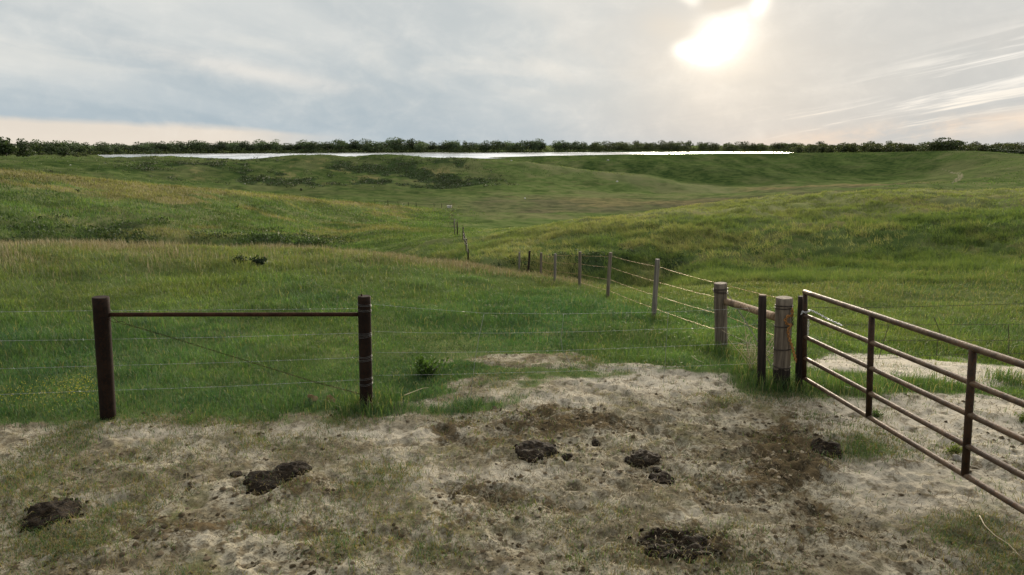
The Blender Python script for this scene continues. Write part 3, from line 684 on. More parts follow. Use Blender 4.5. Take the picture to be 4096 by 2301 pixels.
ring_wraps('wire_wrap', M_WIRE_DARK, pf, [c for c in col.objects if c.parent == pf and c.get('label', '').startswith('stout')][0], heads[0][0], heads[0][1], heads[0][2]*1.02, [at_v(heads[0][0], heads[0][1], v) for v in (1156, 1166)], 2, .005, 8, .03)
def on_post(hd, j):
    b, t, r_p, wv = hd; f = at_v(b, t, wv[j]); return b+(t-b)*f
for j in range(4):
    P = [on_post(h_, j)+np.array([h_[2]*.9, -h_[2]*.3, 0]) for h_ in heads]
    make_wire(pf, M_WIRE_RUST, P, .0024, .16, 40+j, 'wire', .25)
    vv = (1203, 1268, 1362, 1438)[j]; f = at_v(qk, tk_, vv)
    make_wire(pf, M_WIRE_RUST if j < 3 else M_WIRE_DARK, [P[0], qk+(tk_-qk)*f+np.array([rk*.3, rk*.9, 0])], .0031, .12, 50+j, 'wire', .15)
hp = on_post(heads[0], 1)
e1 = plane_pt(2888, 1203, heads[0][0], qk); e2 = plane_pt(3112, 1268, heads[0][0], qk)
mb = MB(); n_ = 14; sx = np.linspace(0, 1, n_); PP = e1+(e2-e1)*sx[:, None]; PP[:, 2] += np.sin(sx*5)*.008
mb.tube(PP, (12.5+1.5*sx+np.sin(sx*9)*.7)/F*camdepth(e1), 14, True, .035, 21); mb.build('pole_rail', M_WOOD_WARM, pf)
for k_ in range(2):
    make_wire(pf, M_WIRE_DARK, [plane_pt(u+k_*3, v, heads[0][0], qk)-[0, .05, 0] for u, v in ((2903, 1168), (2944, 1232), (3016, 1350), (3035, 1380), (3100, 1500))], .0036, 0, 60, 'brace_wire', 0)
# --- slim post next to the gate and the dark old fence that goes on behind the gate
gb = hit(3192, 1546, ZG)
rf = empty('boundary_fence', gb, 'thin dark wire fence along the grass strip behind the gate', 'fence')
pl, ql, tl, rl = make_post(rf, M_WOOD_DARK, 3194, 1546, 3207, 1187, 30, 26, seed=70, jit=.03, label='slim leaning wooden post behind the gate stile')
e = hit(4500, 1565, ZG)
for i, L in enumerate([((3206,1228),(3364,1232),(3431,1231),(3700,1226),(4096,1215),(4500,1206)), ((3205,1300),(3307,1300),(3700,1300),(4096,1297),(4500,1294)), ((3203,1359),(3584,1362),(4096,1362),(4500,1362)), ((3200,1440),(3259,1437),(3515,1435),(3743,1421),(4096,1414),(4500,1410))]):
    make_wire(rf, M_WIRE_DARK, [plane_pt(u, v, ql, e) for u, v in L], .0026, .13, 71+i, 'wire', 0)
for i, L in enumerate([((3556,1300),(3540,1350),(3515,1435)), ((3736,1268),(3760,1328),(3750,1370),(3746,1421)), ((4033,1298),(4036,1362),(4034,1416))]):
    make_wire(rf, M_WIRE_DARK, [plane_pt(u, v, ql, e) for u, v in L], .0045, 0, 80+i, 'wire_stay', 0)
mb = MB(); eb = e.copy(); mb.tube([eb-[0, 0, .1], eb+[0, 0, 1.25]], .055, 10, True, .03, 5); mb.build('post', M_WOOD_DARK, rf)
# twist of dark wire between the two posts and the slim one
# --- the pipe gate
GL = depth_pt(3217, 1513, ql[1]-.09)
vd = np.array([float(q) for q in ray(1938, 742)]); vd /= np.linalg.norm(vd)
stile_top = depth_pt(3221, 1169, GL[1])
gt = empty('metal_gate', (GL[0], GL[1], float(ground_z(GL[0], GL[1]))), 'rusty five rail pipe gate standing open across the pale sand', 'gate')
tube_r = 8.3/F*camdepth(GL)
axis = (stile_top-GL); Hs = np.linalg.norm(axis); axis /= Hs
fr = [0.0]+[at_v(GL, stile_top, v) for v in (1432, 1347, 1262)]+[1.0]
GLEN = 5.2
def gp(s, f): return GL+axis*(f*Hs)-vd*s
mb = MB()
mb.tube([gp(0, -.012), gp(0, .5), gp(0, 1.0)], tube_r*1.06, 16); mb.build('stile', M_GATE_UP, gt)
mb = MB(); mb.tube([gp(GLEN, -.012), gp(GLEN, 1.0)], tube_r*1.06, 16); mb.build('stile', M_GATE_UP, gt)
for i, f in enumerate(fr):
    mb = MB(); s0 = tube_r*.6 if f < .99 else -tube_r*.9
    mb.tube([gp(s, f) for s in np.linspace(s0, GLEN, 24)], tube_r*(1.08 if f > .99 else .98), 16); mb.build('rail', M_GATE, gt)
def s_for(u, v, f):
    best = min(np.linspace(.2, 5, 961), key=lambda s: (float(proj(*gp(s, f))[0])-u)**2)
    return best
for (ut, vt, f) in ((3488, 1266, 1.0), (3893, 1397, 1.0)):
    s = s_for(ut, vt, f); mb = MB(); mb.tube([gp(s, 0), gp(s, .5), gp(s, 1)], tube_r*1.16, 16)
    up_ = mb.build('upright', M_GATE_UP, gt)
# hinge post outside the picture
hpz = gp(GLEN+.16, 0); mb = MB(); gz_ = float(ground_z(hpz[0], hpz[1])); mb.tube([[hpz[0], hpz[1], gz_-.1], [hpz[0], hpz[1], gz_+1.6]], .075, 14, True, .02, 3)
o = mb.build('hinge_post', M_WOOD, None, origin=(hpz[0], hpz[1], gz_)); tag(o, 'round wooden post carrying the hinges of the pipe gate', 'post')
def chain(P, L=.032, wr=.0042, wd=.011):
    P = np.array(P); seg = np.linalg.norm(np.diff(P, axis=0), axis=1); cum = np.concatenate([[0], np.cumsum(seg)]); mb = MB()
    pt = lambda s: np.array([np.interp(s, cum, P[:, i]) for i in range(3)])
    for i, s in enumerate(np.arange(0, cum[-1], L*.72)):
        c = pt(s+L*.36); d = pt(min(s+L*.72, cum[-1]))-pt(s); d /= np.linalg.norm(d)+1e-9
        a = np.cross(d, [0.3, 1, .2]); a /= np.linalg.norm(a); b = np.cross(d, a); n = a if i % 2 else b
        t = np.linspace(0, 2*math.pi, 11); mb.tube([c+d*math.cos(q)*L*.5+n*math.sin(q)*wd for q in t], wr, 4, False)
    return mb
yk = qk[1]-rk-.03
cpath = [depth_pt(u, v, yk) for u, v in ((3169,1234),(3169,1262),(3150,1266),(3142,1280),(3148,1295),(3163,1301),(3158,1311),(3151,1322),(3158,1357),(3167,1382),(3177,1419),(3184,1447))]
o = chain(cpath, .036, .0065, .013).build('rusty_chain', M_CHAIN_RUST, None); tag(o, 'rusty orange chain hanging down the thick wooden post', 'chain')
o = chain([depth_pt(u, v, yk) for u, v in ((3171,1236),(3170,1298))], .03, .004, .009).build('short_chain', M_WIRE_DARK, None); tag(o, 'short dark chain hanging straight from the top wire of the thick post', 'chain')
gy = GL[1]-.05
gch = [depth_pt(u, v, gy) for u, v in ((3204,1258),(3212,1247),(3224,1252),(3236,1246))]+[gp(.0+.07, .80)+[0, -.03, 0]]+[depth_pt(3238,1240,gy)]+[depth_pt(3270,1254,gy), depth_pt(3310,1277,gy), depth_pt(3364,1301,gy-.1)]
o = chain(gch, .03, .0045, .010).build('gate_chain', M_CHAIN, None); tag(o, 'bright steel chain tying the gate to the slim post', 'chain')
o = chain([depth_pt(u, v, gy+.16) for u, v in ((3234,1266),(3233,1300),(3231,1342))], .03, .0045, .010).build('loose_chain', M_CHAIN, None); tag(o, 'loose end of silver chain hanging straight down behind the gate stile', 'chain')
# --- fences across the valley, each post standing on the ground
def far_fence(name, label, L, HH, w, mats):
    pts = [hit(u, v, ZG) for u, v in L]
    root = empty(name, pts[0], label, 'fence')
    for i, p in enumerate(pts):
        H = float(np.interp(i, [0, 2, 4, 5], HH)) if isinstance(HH, tuple) else HH
        mb = MB(); ww = w*(1.0+.25*math.sin(i*2.3)); lean = rng.normal(0, .03, 2)
        mb.tube([p-[0, 0, .15], p+[lean[0]*.5, lean[1]*.5, H*.5], p+[lean[0], lean[1], H*(1+.07*math.sin(i*1.7))]], ww, 7, True, .03, i); mb.build('post', mats[i % len(mats)], root)
    for f in (.92, .62, .34):
        make_wire(root, M_WIRE_DARK, [p+[0, 0, .8*f] for p in pts], .004, 0, 3, 'wire', .1, 4)
    return root
far_fence('valley_fence', 'short run of distant fence posts on the terrace beyond the dip', [(1873,1046),(1866,1012),(1859,986),(1853,962),(1830,944),(1819,940)], (.66,.85,1.0,1.1), .04, (M_WOOD_DARK, M_WOOD_DARK, M_WOOD_GREY))
far_fence('hillfoot_fence', 'low far fence of small posts crossing below the scrubby hill', [(1500,818),(1552,822),(1593,825),(1635,827),(1666,829),(1737,831),(1767,832),(1802,833)], .85, .04, (M_WOOD_DARK,))
# ------------------------------------------------------------------ droppings, clods, stones
m = newmat('dung'); p = geo_pos(); a = noise(p, 24, 5, .65); b = noise(p, 90, 3, .6)
c = mixc(smooth(a, .38, .62), (.008, .0055, .003), (.026, .017, .009)); c = mixc(smooth(b, .55, .66)*.6, c, (.06, .042, .02))
out(principled(c, .8, bump=a+b*.6, bstr=1.0, bdist=.05, spec=.12)); M_DUNG = m
def mound(name, label, u, v, wpx, hpx, H, seed, parts=1, cat='cow pat', group='cow pats on the bare ground', shape=1.0):
    c = hit(u, v, ZG); D = camdepth(c); a = wpx/2/F*D
    n = math.hypot(c[0], c[1]); b = hpx/2/F*D/max(.2, (CAM_H-c[2])/np.linalg.norm(c-[0, 0, CAM_H]))
    na, nr = 56, 16; t = np.arange(na)/na*2*math.pi; V = []
    for j in range(nr+1):
        q = j/nr
        edge = 1+.16*fbm(np.cos(t)*1.6+seed, np.sin(t)*1.6, 3, seed)+.07*fbm(np.cos(t)*5+seed, np.sin(t)*5, 2, seed+1)
        x = c[0]+np.cos(t)*a*q*edge; y = c[1]+np.sin(t)*b*q*edge
        lump = .9+.30*fbm((x-c[0])*9+seed, (y-c[1])*9, 3, seed+2)+.16*fbm((x-c[0])*30, (y-c[1])*30, 2, seed+3)
        gz = ground_z(x, y)+.014*(q < .97); z = gz+.62*H*(1-q**(3.2*shape))**.62*lump-.012*(q > .98)
        if j == 0: V.append([[x[0], y[0], z.mean()]])
        else: V.append(np.stack([x, y, z], -1))
    V = np.concatenate([np.array(k_, float).reshape(-1, 3) for k_ in V])
    Fc = [(0, 1+i, 1+(i+1) % na) for i in range(na)]
    for j in range(nr-1):
        o0 = 1+j*na
        Fc += [(o0+i, o0+na+i, o0+na+(i+1) % na, o0+(i+1) % na) for i in range(na)]
    mb = MB(); mb.add(V, Fc); rg = np.random.default_rng(seed)
    for k_ in range(26):   # crumbs broken off round the rim
        th = rg.uniform(0, 6.28); q = rg.uniform(.75, 1.3); x = c[0]+math.cos(th)*a*q; y = c[1]+math.sin(th)*b*q; s = a*rg.uniform(.03, .10); z = float(ground_z(x, y))
        mb.tube([[x-s, y, z], [x-s*.4, y, z+s*.6], [x+s*.4, y+s*.3, z+s*.7], [x+s, y, z+s*.1]], [s*.2, s*.7, s*.6, s*.1], 6, True, .12, k_)
    o = mb.build(name, M_DUNG, None, True, origin=c); me = o.data; me.polygons.foreach_set('use_smooth', np.ones(len(me.polygons), bool)); tag(o, label, cat, group)
    return o
mound('cow_pat', 'large dark rounded cow pat in short grass at the lower left', 208, 2062, 190, 92, .07, 101, shape=1.6)
mound('cow_pat', 'rounded cow pat behind and touching a flatter trampled one', 1162, 1882, 150, 62, .07, 102)
mound('cow_pat', 'flat trampled cow pat lying against a rounded one', 1070, 1928, 180, 74, .035, 103)
mound('cow_pat', 'lumpy cow pat in the middle of the bare ground', 2140, 1808, 160, 68, .05, 104)
mound('cow_pat', 'brown crusted cow pat above the ring shaped one', 2582, 1838, 120, 54, .06, 105)
mound('cow_pat', 'small ring shaped cow pat with pale dry centre', 2648, 1918, 108, 40, .035, 106)
mound('cow_pat', 'black fresh cow pat beside a grass patch near the gate', 3306, 1798, 108, 58, .075, 107, shape=1.5)
mound('cow_pat', 'widest trampled dung heap near the bottom edge of the ground', 2700, 2188, 290, 115, .032, 108)
mound('cow_pat', 'tiny clot of dung left of the crusted cow pat', 2518, 1852, 40, 18, .025, 109)
mound('cow_pat', 'small dark dropping between the crusted and ring shaped pats', 2628, 1880, 36, 18, .02, 110)
mound('cow_pat', 'small dropping left of the two joined cow pats', 945, 1902, 46, 20, .025, 111)
mound('cow_pat', 'small dropping right of the lumpy middle cow pat', 2268, 1836, 44, 18, .022, 112)
mound('cow_pat', 'small dropping above and right of the lumpy middle cow pat', 2382, 1778, 36, 16, .02, 113)
# --- stone beside the weed at the gate
m = newmat('stone'); p = coords(); a = noise(p, 14, 5, .6); out(principled(mixc(smooth(a, .35, .65), (.16, .14, .115), (.30, .28, .25)), .9, bump=a, bstr=.5, bdist=.02)); M_STONE = m
def stone(name, label, u, v, wpx, seed, cat='stone', group=None, mat=None, flatn=.65):
    c = hit(u, v, ZG); s = wpx/2/F*camdepth(c); bm_ = MB(); V = []; nn, mm = 14, 8
    for j in range(mm+1):
        ph = math.pi*j/mm
        for i in range(nn):
            t = 2*math.pi*i/nn; d = np.array([math.sin(ph)*math.cos(t), math.sin(ph)*math.sin(t), math.cos(ph)])
            q = 1+.28*float(fbm(np.array([d[0]*1.3+seed]), np.array([d[1]*1.3+d[2]*2.1]), 3, seed)[0]); V.append(c+d*s*q*[1, .8, flatn]+[0, 0, s*flatn*.45])
    Fc = [(j*nn+i, (j+1)*nn+i, (j+1)*nn+(i+1) % nn, j*nn+(i+1) % nn) for j in range(mm) for i in range(nn)]
    bm_.add(V, Fc); o = bm_.build(name, mat or M_STONE, None, True, origin=c); tag(o, label, cat, group); return o
stone('stone', 'rounded grey stone lying beside the weed at the gate', 3828, 1840, 42, 201)
m = newmat('pale_rock'); out(principled((.55, .53, .48), .9)); M_PALE = m
for i, (u, v, w_, lb) in enumerate([(2046,644,7,'small white rock on the crest of the scrubby hill'), (2432,643,9,'white rock high on the green slope'), (2468,728,9,'white rock at the foot of the long spur'), (980,737,8,'white rock below the brush on the scrubby hill'), (282,662,7,'pale rock on the hillside below the left trees'), (2100,795,8,'pale rock on the brown valley floor')]):
    stone('rock', lb, u, v, w_, 210+i, 'rock', 'pale rocks on the far hills', M_PALE)
c = hit(1797, 832, ZG); mb = MB(); mb.box(c+[0, 0, .42], (.9, .5, .07)); mb.box(c+[0, 0, .2], (.75, .4, .36)); o = mb.build('water_trough', M_PALE, None, False); tag(o, 'small white trough at the end of the far low fence', 'trough')
# ------------------------------------------------------------------ leaves, trees and shrubs
def leaf_faces(P, size, rg, colr, up=.25):
    """loose leaf clusters: one small crooked quad each"""
    n = len(P); a = rg.normal(0, 1, (n, 3)); a /= np.linalg.norm(a, axis=1)[:, None]
    b = rg.normal(0, 1, (n, 3)); b -= a*(a*b).sum(1)[:, None]; b /= np.linalg.norm(b, axis=1)[:, None]
    s = (size*rg.uniform(.6, 1.4, n))[:, None]; c = np.cross(a, b)
    V = np.stack([P-a*s, P-b*s*.62+c*s*.12, P+a*s, P+b*s*.62+c*s*.12], 1).reshape(-1, 3)
    return V, np.arange(4*n), np.arange(n)*4, np.repeat(colr, 4, 0)
def crown_points(n, H, Wd, rg, lobes=9, base=.22):
    """points through a crown made of several uneven boughs"""
    L = []
    for k_ in range(lobes):
        t = rg.uniform(0, 6.28); q = rg.uniform(.15, .62)*Wd/2; zz = H*(base+(.92-base)*rg.uniform(.18, .86)*(1-.25*q/(Wd/2)))
        L.append((math.cos(t)*q, math.sin(t)*q, zz, Wd*rg.uniform(.17, .30), H*rg.uniform(.12, .21), rg.uniform(.72, 1.3)))
    L.append((0, 0, H*.80, Wd*.22, H*.18, 1.0)); L = np.array(L)
    i = rg.integers(0, len(L), n); d = rg.normal(0, 1, (n, 3)); d /= np.linalg.norm(d, axis=1)[:, None]; q = rg.uniform(.45, 1.06, n)**.6
    P = L[i, :3]+d*q[:, None]*np.stack([L[i, 3], L[i, 3], L[i, 4]], -1)
    return P, L[i, 5]
def tree_proto(seed, H, Wd, n, size, c0, c1, base=.2, lobes=10):
    rg = np.random.default_rng(seed); P, tone = crown_points(n, H, Wd, rg, lobes, base)
    P[:, 2] = np.maximum(P[:, 2], H*base*.55)
    f = rg.uniform(0, 1, (n, 1)); colr = (np.array(c0)*(1-f)+np.array(c1)*f)*(tone*rg.uniform(.75, 1.25, n))[:, None]
    V, l, s, cc = leaf_faces(P, size, rg, colr)
    cr = fastmesh('crown', V, l, s, M_LEAF, False, (('Col', cc),)); me_c = cr.data; col.objects.unlink(cr); bpy.data.objects.remove(cr)
    mb = MB(); th = H*.62; x = rg.normal(0, H*.012, 2)
    mb.tube([[0, 0, -.4], [x[0], x[1], th*.35], [x[0]*2, x[1], th*.7], [x[0]*2, x[1]*2, th]], [H*.026, H*.02, H*.013, H*.006], 7, True, .05, seed)
    for k_ in range(5):
        t = rg.uniform(0, 6.28); z0 = th*rg.uniform(.35, .8); q = Wd*rg.uniform(.22, .38)
        mb.tube([[x[0], x[1], z0], [math.cos(t)*q*.5, math.sin(t)*q*.5, z0+H*.12], [math.cos(t)*q, math.sin(t)*q, z0+H*.22]], [H*.012, H*.008, H*.003], 5, True)
    tr = mb.build('trunk', M_BARK, None); me_t = tr.data; col.objects.unlink(tr); bpy.data.objects.remove(tr)
    return me_c, me_t
m = newmat('bark'); p = coords(); a = noise(scalev(p, 3, 3, .6), 2, 4, .6); out(principled(mixc(smooth(a, .35, .65), (.06, .05, .04), (.17, .15, .125)), .9, bump=a, bstr=.5)); M_BARK = m
def plant_tree(name, proto, x, y, sc, rz, label, cat='tree', group=None, z=None, sz=None):
    zz = float(ground_z(x, y)) if z is None else z
    e = empty(name, (x, y, zz-.1), label, cat, group); e.rotation_euler = (0, 0, rz); e.scale = (sc, sc, sz or sc)
    for nm, me in (('crown', proto[0]), ('trunk', proto[1])):
        o = bpy.data.objects.new(nm, me); col.objects.link(o); o.parent = e
    return e
G0, G1_ = (.032, .050, .026), (.060, .084, .038)  # tree greens lifted and cooled to paint in distance haze
W0, W1 = (.045, .056, .022), (.085, .092, .034)  # warm greens with the sun glow behind the trees painted in
TV = (.75, 1.3, .95, 1.55, .85, 1.15, 1.75)
far_p = [tree_proto(300+i, 13+1.2*(i % 3), 17+2.5*(i % 4), 1100, .60, tuple(q*TV[i] for q in G0), tuple(q*TV[i] for q in G1_), .0 if i % 2 else .08, 13) for i in range(7)]
backlit_p = [tree_proto(320+i, 12+(i % 3), 17+3*(i % 3), 1100, .60, tuple(q*1.2*TV[i] for q in G0), tuple(q*TV[i+2]*.9 for q in W1), .0, 13) for i in range(4)]  # warmer leaf colour paints the backlight on the right-hand trees
def az_of(u): return float(azel(u, 600)[0])
rg = np.random.default_rng(55)
def tops(u): # height of the tree tops over the far shore as seen in the photo
    return np.interp(u, [-400, 100, 250, 420, 470, 600, 720, 900, 990, 1060, 1300, 1450, 1560, 1800, 2000, 2190, 2300, 2600, 2900, 3200, 4200],
                     [566, 570, 566, 572, 577, 570, 571, 570, 564, 568, 567, 560, 558, 566, 568, 563, 567, 570, 573, 575, 575])
us = np.arange(-330, 4430, 38)
for row in range(2):
    for u in us:
        uu = u+rg.uniform(-14, 14)+row*19; a_ = az_of(uu)
        R0 = np.interp(uu, [-400, 330, 700, 1300, 2000, 2600, 3200, 4400], [700, 800, 872, 885, 898, 1000, 1078, 1000])+row*14+rg.uniform(0, 8)
        if row == 1 and rg.uniform() < .12: continue
        x, y = math.sin(a_)*R0, math.cos(a_)*R0; z = float(ground_z(x, y))
        vt = float(tops(uu))+rg.choice([-7, -3, 0, 3, 7])+rg.uniform(-3, 3)-3
        Ht = (CAM_H+R0*math.tan(float(azel(uu, vt)[1])))-z
        warm = uu > 2350; pr = backlit_p if warm else far_p; i = int(rg.integers(len(pr))); H0 = (12+(i % 3)) if warm else 13+1.2*(i % 3)
        plant_tree('shore_tree', pr[i], x, y, 1.0*rg.uniform(1.0, 1.45), rg.uniform(0, 6.28),
                   ('tree tinted olive as if backlit in the right half of the far shore tree line' if warm else 'dark green broadleaf tree in the long tree line across the lake'), group=('sunlit trees along the far shore' if warm else 'trees along the far shore'), sz=max(.35, Ht/H0))
# trees that stand nearer than the lake, left and right
near_p = [tree_proto(340+i, 10, 12.5, 1300, .55, tuple(q*.9 for q in G0), (.055, .085, .028), .0, 14) for i in range(3)]
bush_p = [tree_proto(350+i, 4, 5.5, 420, .27, (.04, .06, .022), (.095, .12, .04), .0, 8) for i in range(3)]
olive_p = [tree_proto(360+i, 9, 13, 900, .55, tuple(q*1.1 for q in G0), W1, .02, 11) for i in range(3)]
wide_p = tree_proto(370, 10, 27, 2600, .62, tuple(q*.9 for q in G0), (.06, .075, .03), .0, 22)
def by_px(name, proto, u, vb, vt, r0, H0, Wscale, label, cat='tree', group=None, seed=0):
    a_ = az_of(u); x, y = math.sin(a_)*r0, math.cos(a_)*r0; z = float(ground_z(x, y))
    Ht = (CAM_H+r0*math.tan(float(azel(u, vt)[1])))-z
    return plant_tree(name, proto, x, y, Wscale, seed*1.7, label, cat, group, sz=Ht/H0)
for i, (u, vt, r0, ws, lb) in enumerate([(22,541,430,1.15,'tallest dark tree at the left edge of the picture'), (92,551,440,.95,'dark tree second from the left edge, beside the tallest one'), (-60,545,430,1.1,'dark tree just beyond the left edge'), (255,581,520,.9,'small dark tree standing alone left of the lake'), (205,574,600,.95,'rounded tree behind the brush left of the lake'), (150,575,610,.9,'rounded tree right of the tall pair at the left edge'), (320,583,620,.8,'low tree where the lake begins')]):
    by_px('left_shore_tree' if False else 'lakeside_tree', near_p[i % 3], u, 0, vt, r0, 10, ws, lb, group='trees left of the lake', seed=i)
rg = np.random.default_rng(77)
for i in range(22):
    u = -40+i*18+rg.uniform(-8, 8); r0 = rg.uniform(530, 650); vt = rg.uniform(599, 607)+(u > 300)*5
    by_px('bush', bush_p[i % 3], u, 0, vt, r0, 4, rg.uniform(.9, 1.3), 'light green bush in the brush at the left end of the lake', 'bush', 'bushes left of the lake', i)
for i in range(30):
    u = 3170+i*31+rg.uniform(-8, 8); r0 = np.interp(u, [3170, 3700, 4096], [690, 600, 520])+rg.uniform(-15, 25); vt = np.interp(u, [3170, 3300, 3440, 3550, 3640, 3700, 3900, 4096], [580, 571, 567, 570, 573, 575, 568, 574])+rg.uniform(-2, 7)
    by_px('olive_tree' if False else 'low_tree', olive_p[i % 3], u, 0, vt, r0, 9, rg.uniform(.8, 1.05), 'low tree tinted olive as if backlit in the row along the crest right of the lake', 'tree', 'low trees right of the lake', i)
by_px('spreading_tree', wide_p, 3772, 0, 549, 480, 10, .92, 'broad rounded tree rising above the row on the right', seed=1)
for i, (u, vt, r0) in enumerate([(3985,590,450),(4030,594,446),(4075,598,442),(4120,596,440),(4170,594,440)]):
    by_px('dark_shrub_tree' if False else 'hilltop_tree', near_p[i % 3], u, 0, vt, r0, 10, .75, 'dark bushy tree behind the shoulder of the hill at the right edge', 'tree', 'dark trees at the right edge', i)
def clump_mesh(name, pts, n_each, rad, hgt, size, c0, c1, mat, seed):
    rg = np.random.default_rng(seed); m_ = len(pts); i = np.repeat(np.arange(m_), n_each); n = len(i)
    t = rg.uniform(0, 6.28, n); q = np.sqrt(rg.uniform(0, 1, n)); sc = rg.uniform(.6, 1.3, m_)[i]
    P = pts[i].copy(); P[:, 0] += np.cos(t)*q*rad*sc; P[:, 1] += np.sin(t)*q*rad*sc; P[:, 2] += hgt*sc*rg.uniform(0, 1, n)*np.sqrt(np.maximum(0, 1-q*q))+.03
    f = rg.uniform(0, 1, (n, 1)); cc = (np.array(c0)*(1-f)+np.array(c1)*f)*(rg.uniform(.7, 1.3, m_)[i])[:, None]
    V, l, s, cc = leaf_faces(P, np.full(n, size), rg, cc)
    return fastmesh(name, V, l, s, mat, False, (('Col', cc),))
# understorey along the far shore, reeds on the left spit
uu = rg.uniform(-300, 4400, 1500); aa = azel(uu, 600)[0]; r0 = np.interp(uu, [-400, 330, 700, 1300, 2000, 2600, 3200, 4400], [690, 792, 862, 876, 888, 990, 1066, 990])+rg.uniform(0, 12, 1500)
P = np.stack([np.sin(aa)*r0, np.cos(aa)*r0, ground_z(np.sin(aa)*r0, np.cos(aa)*r0)], -1)
o = clump_mesh('shore_undergrowth', P, 12, 4.5, 5.0, .8, (.04, .06, .022), (.10, .12, .04), M_LEAF, 5); tag(o, 'low brush and reeds under the far shore trees', 'undergrowth', kind='stuff')
# dark brush: scrubby slope, gullies at the foot of the left hill, draw on the right
def sample_mask(fn, u0, u1, r0, r1, n, seed):
    rg = np.random.default_rng(seed); aa = rg.uniform(float(azel(u0, 700)[0]), float(azel(u1, 700)[0]), n); r = r0*(r1/r0)**rg.uniform(0, 1, n)
    x, y = np.sin(aa)*r, np.cos(aa)*r; k_ = rg.uniform(0, 1, n) < fn(x, y); x, y = x[k_], y[k_]
    return np.stack([x, y, ground_z(x, y)], -1)
gB0 = B[..., 0]
P = sample_mask(lambda x, y: np.maximum(grid_at(gB0, x, y), 0)**1.5*.9, 350, 2150, 188, 245, 5200, 61)
o = clump_mesh('hillside_scrub', P, 12, 1.1, .7, .20, (.024, .038, .018), (.06, .08, .036), M_LEAF, 62); tag(o, 'dark patchy scrub spread over the far slope', 'scrub', kind='stuff')
P = sample_mask(lambda x, y: np.maximum(grid_at(gB0, x, y)-.2, 0)*1.2, -600, 1500, 44, 70, 4200, 63)
o = clump_mesh('gully_brush', P, 18, .7, .28, .085, (.022, .040, .014), (.05, .08, .025), M_LEAF, 64); tag(o, 'dark green brush filling the gullies at the foot of the tan hill', 'brush', kind='stuff')
P = sample_mask(lambda x, y: np.maximum(grid_at(gB0, x, y)-.15, 0), 1850, 2850, 25, 35, 1100, 65)
o = clump_mesh('creek_brush', P, 14, .28, .10, .05, (.016, .028, .012), (.045, .07, .022), M_LEAF, 66); tag(o, 'dark brush along the washed out creek bank behind the fence', 'brush', kind='stuff')
# single small dark bushes
def bush(name, label, u, v, wpx, hpx, n, c0, c1, seed, cat='shrub', group=None, mat=None, leafk=.055):
    c = hit(u, v, ZG); D = camdepth(c); a = wpx/2/F*D; H = hpx/F*D*1.05; rg = np.random.default_rng(seed)
    mb = MB(); tips = []
    for k_ in range(9):
        t = rg.uniform(0, 6.28); q = rg.uniform(.4, 1.0)*a; zz = H*rg.uniform(.45, 1.0)
        tip = c+np.array([math.cos(t)*q, math.sin(t)*q*.8, zz]); tips.append(tip)
        mb.tube([c-[0, 0, .03], c+(tip-c)*.5+[0, 0, H*.08], tip], [a*.05, a*.035, a*.01], 5)
    e = empty(name, c, label, cat, group)
    st = mb.build('stem', M_BARK, e)
    tips = np.array(tips); i = rg.integers(0, len(tips), n); f = rg.uniform(.25, 1.05, (n, 1)); P = c+(tips[i]-c)*f+rg.normal(0, a*.16, (n, 3)); P[:, 2] = np.maximum(P[:, 2], c[2]+.01)
    g_ = rg.uniform(0, 1, (n, 1)); cc = (np.array(c0)*(1-g_)+np.array(c1)*g_)*rg.uniform(.7, 1.3, n)[:, None]
    V, l, s, cc = leaf_faces(P-c, np.full(n, max(a*leafk*2, .0006*D)), rg, cc)
    fo = fastmesh('foliage', V, l, s, mat or M_LEAF, False, (('Col', cc),), e); return e
bush('juniper', 'low dark evergreen shrub with a drooping branch, left of its twin', 955, 1058, 72, 30, 420, (.010, .022, .010), (.03, .05, .018), 71, group='dark shrubs in the grass field')
bush('juniper', 'upright dark evergreen shrub in the grass field, right of its twin', 1036, 1064, 70, 42, 520, (.010, .022, .010), (.03, .05, .018), 72, group='dark shrubs in the grass field')
for i, (u, v, lb) in enumerate([(310, 770, 'tiny dark bush high on the tan hill near its left end'), (950, 832, 'tiny dark bush in the middle of the tan hill'), (1204, 763, 'tiny dark bush just over the crest of the tan hill'), (208, 692, 'tiny dark bush on the crest of the tan hill')]):
    bush('bush', lb, u, v, 17, 11, 90, (.012, .022, .010), (.035, .05, .018), 75+i, 'bush', leafk=.11)
bush('weed', 'leafy green weed on the thin turf right of the wire wrapped post', 1715, 1505, 130, 64, 900, (.03, .06, .015), (.08, .14, .035), 81, 'weed', mat=M_GRASS, leafk=.05)
bush('weed', 'small yellow green weed growing beside the stone at the gate', 3815, 1822, 72, 52, 320, (.07, .10, .02), (.16, .19, .05), 82, 'weed', mat=M_GRASS, leafk=.06)
bush('weed', 'low green weed on the pale sand just behind the gate', 3508, 1668, 60, 24, 240, (.04, .07, .02), (.09, .14, .04), 83, 'weed', mat=M_GRASS, leafk=.06)
bush('weed', 'yellow green weed at the right edge behind the gate', 4085, 1690, 60, 50, 260, (.06, .09, .02), (.14, .18, .05), 84, 'weed', mat=M_GRASS, leafk=.06)
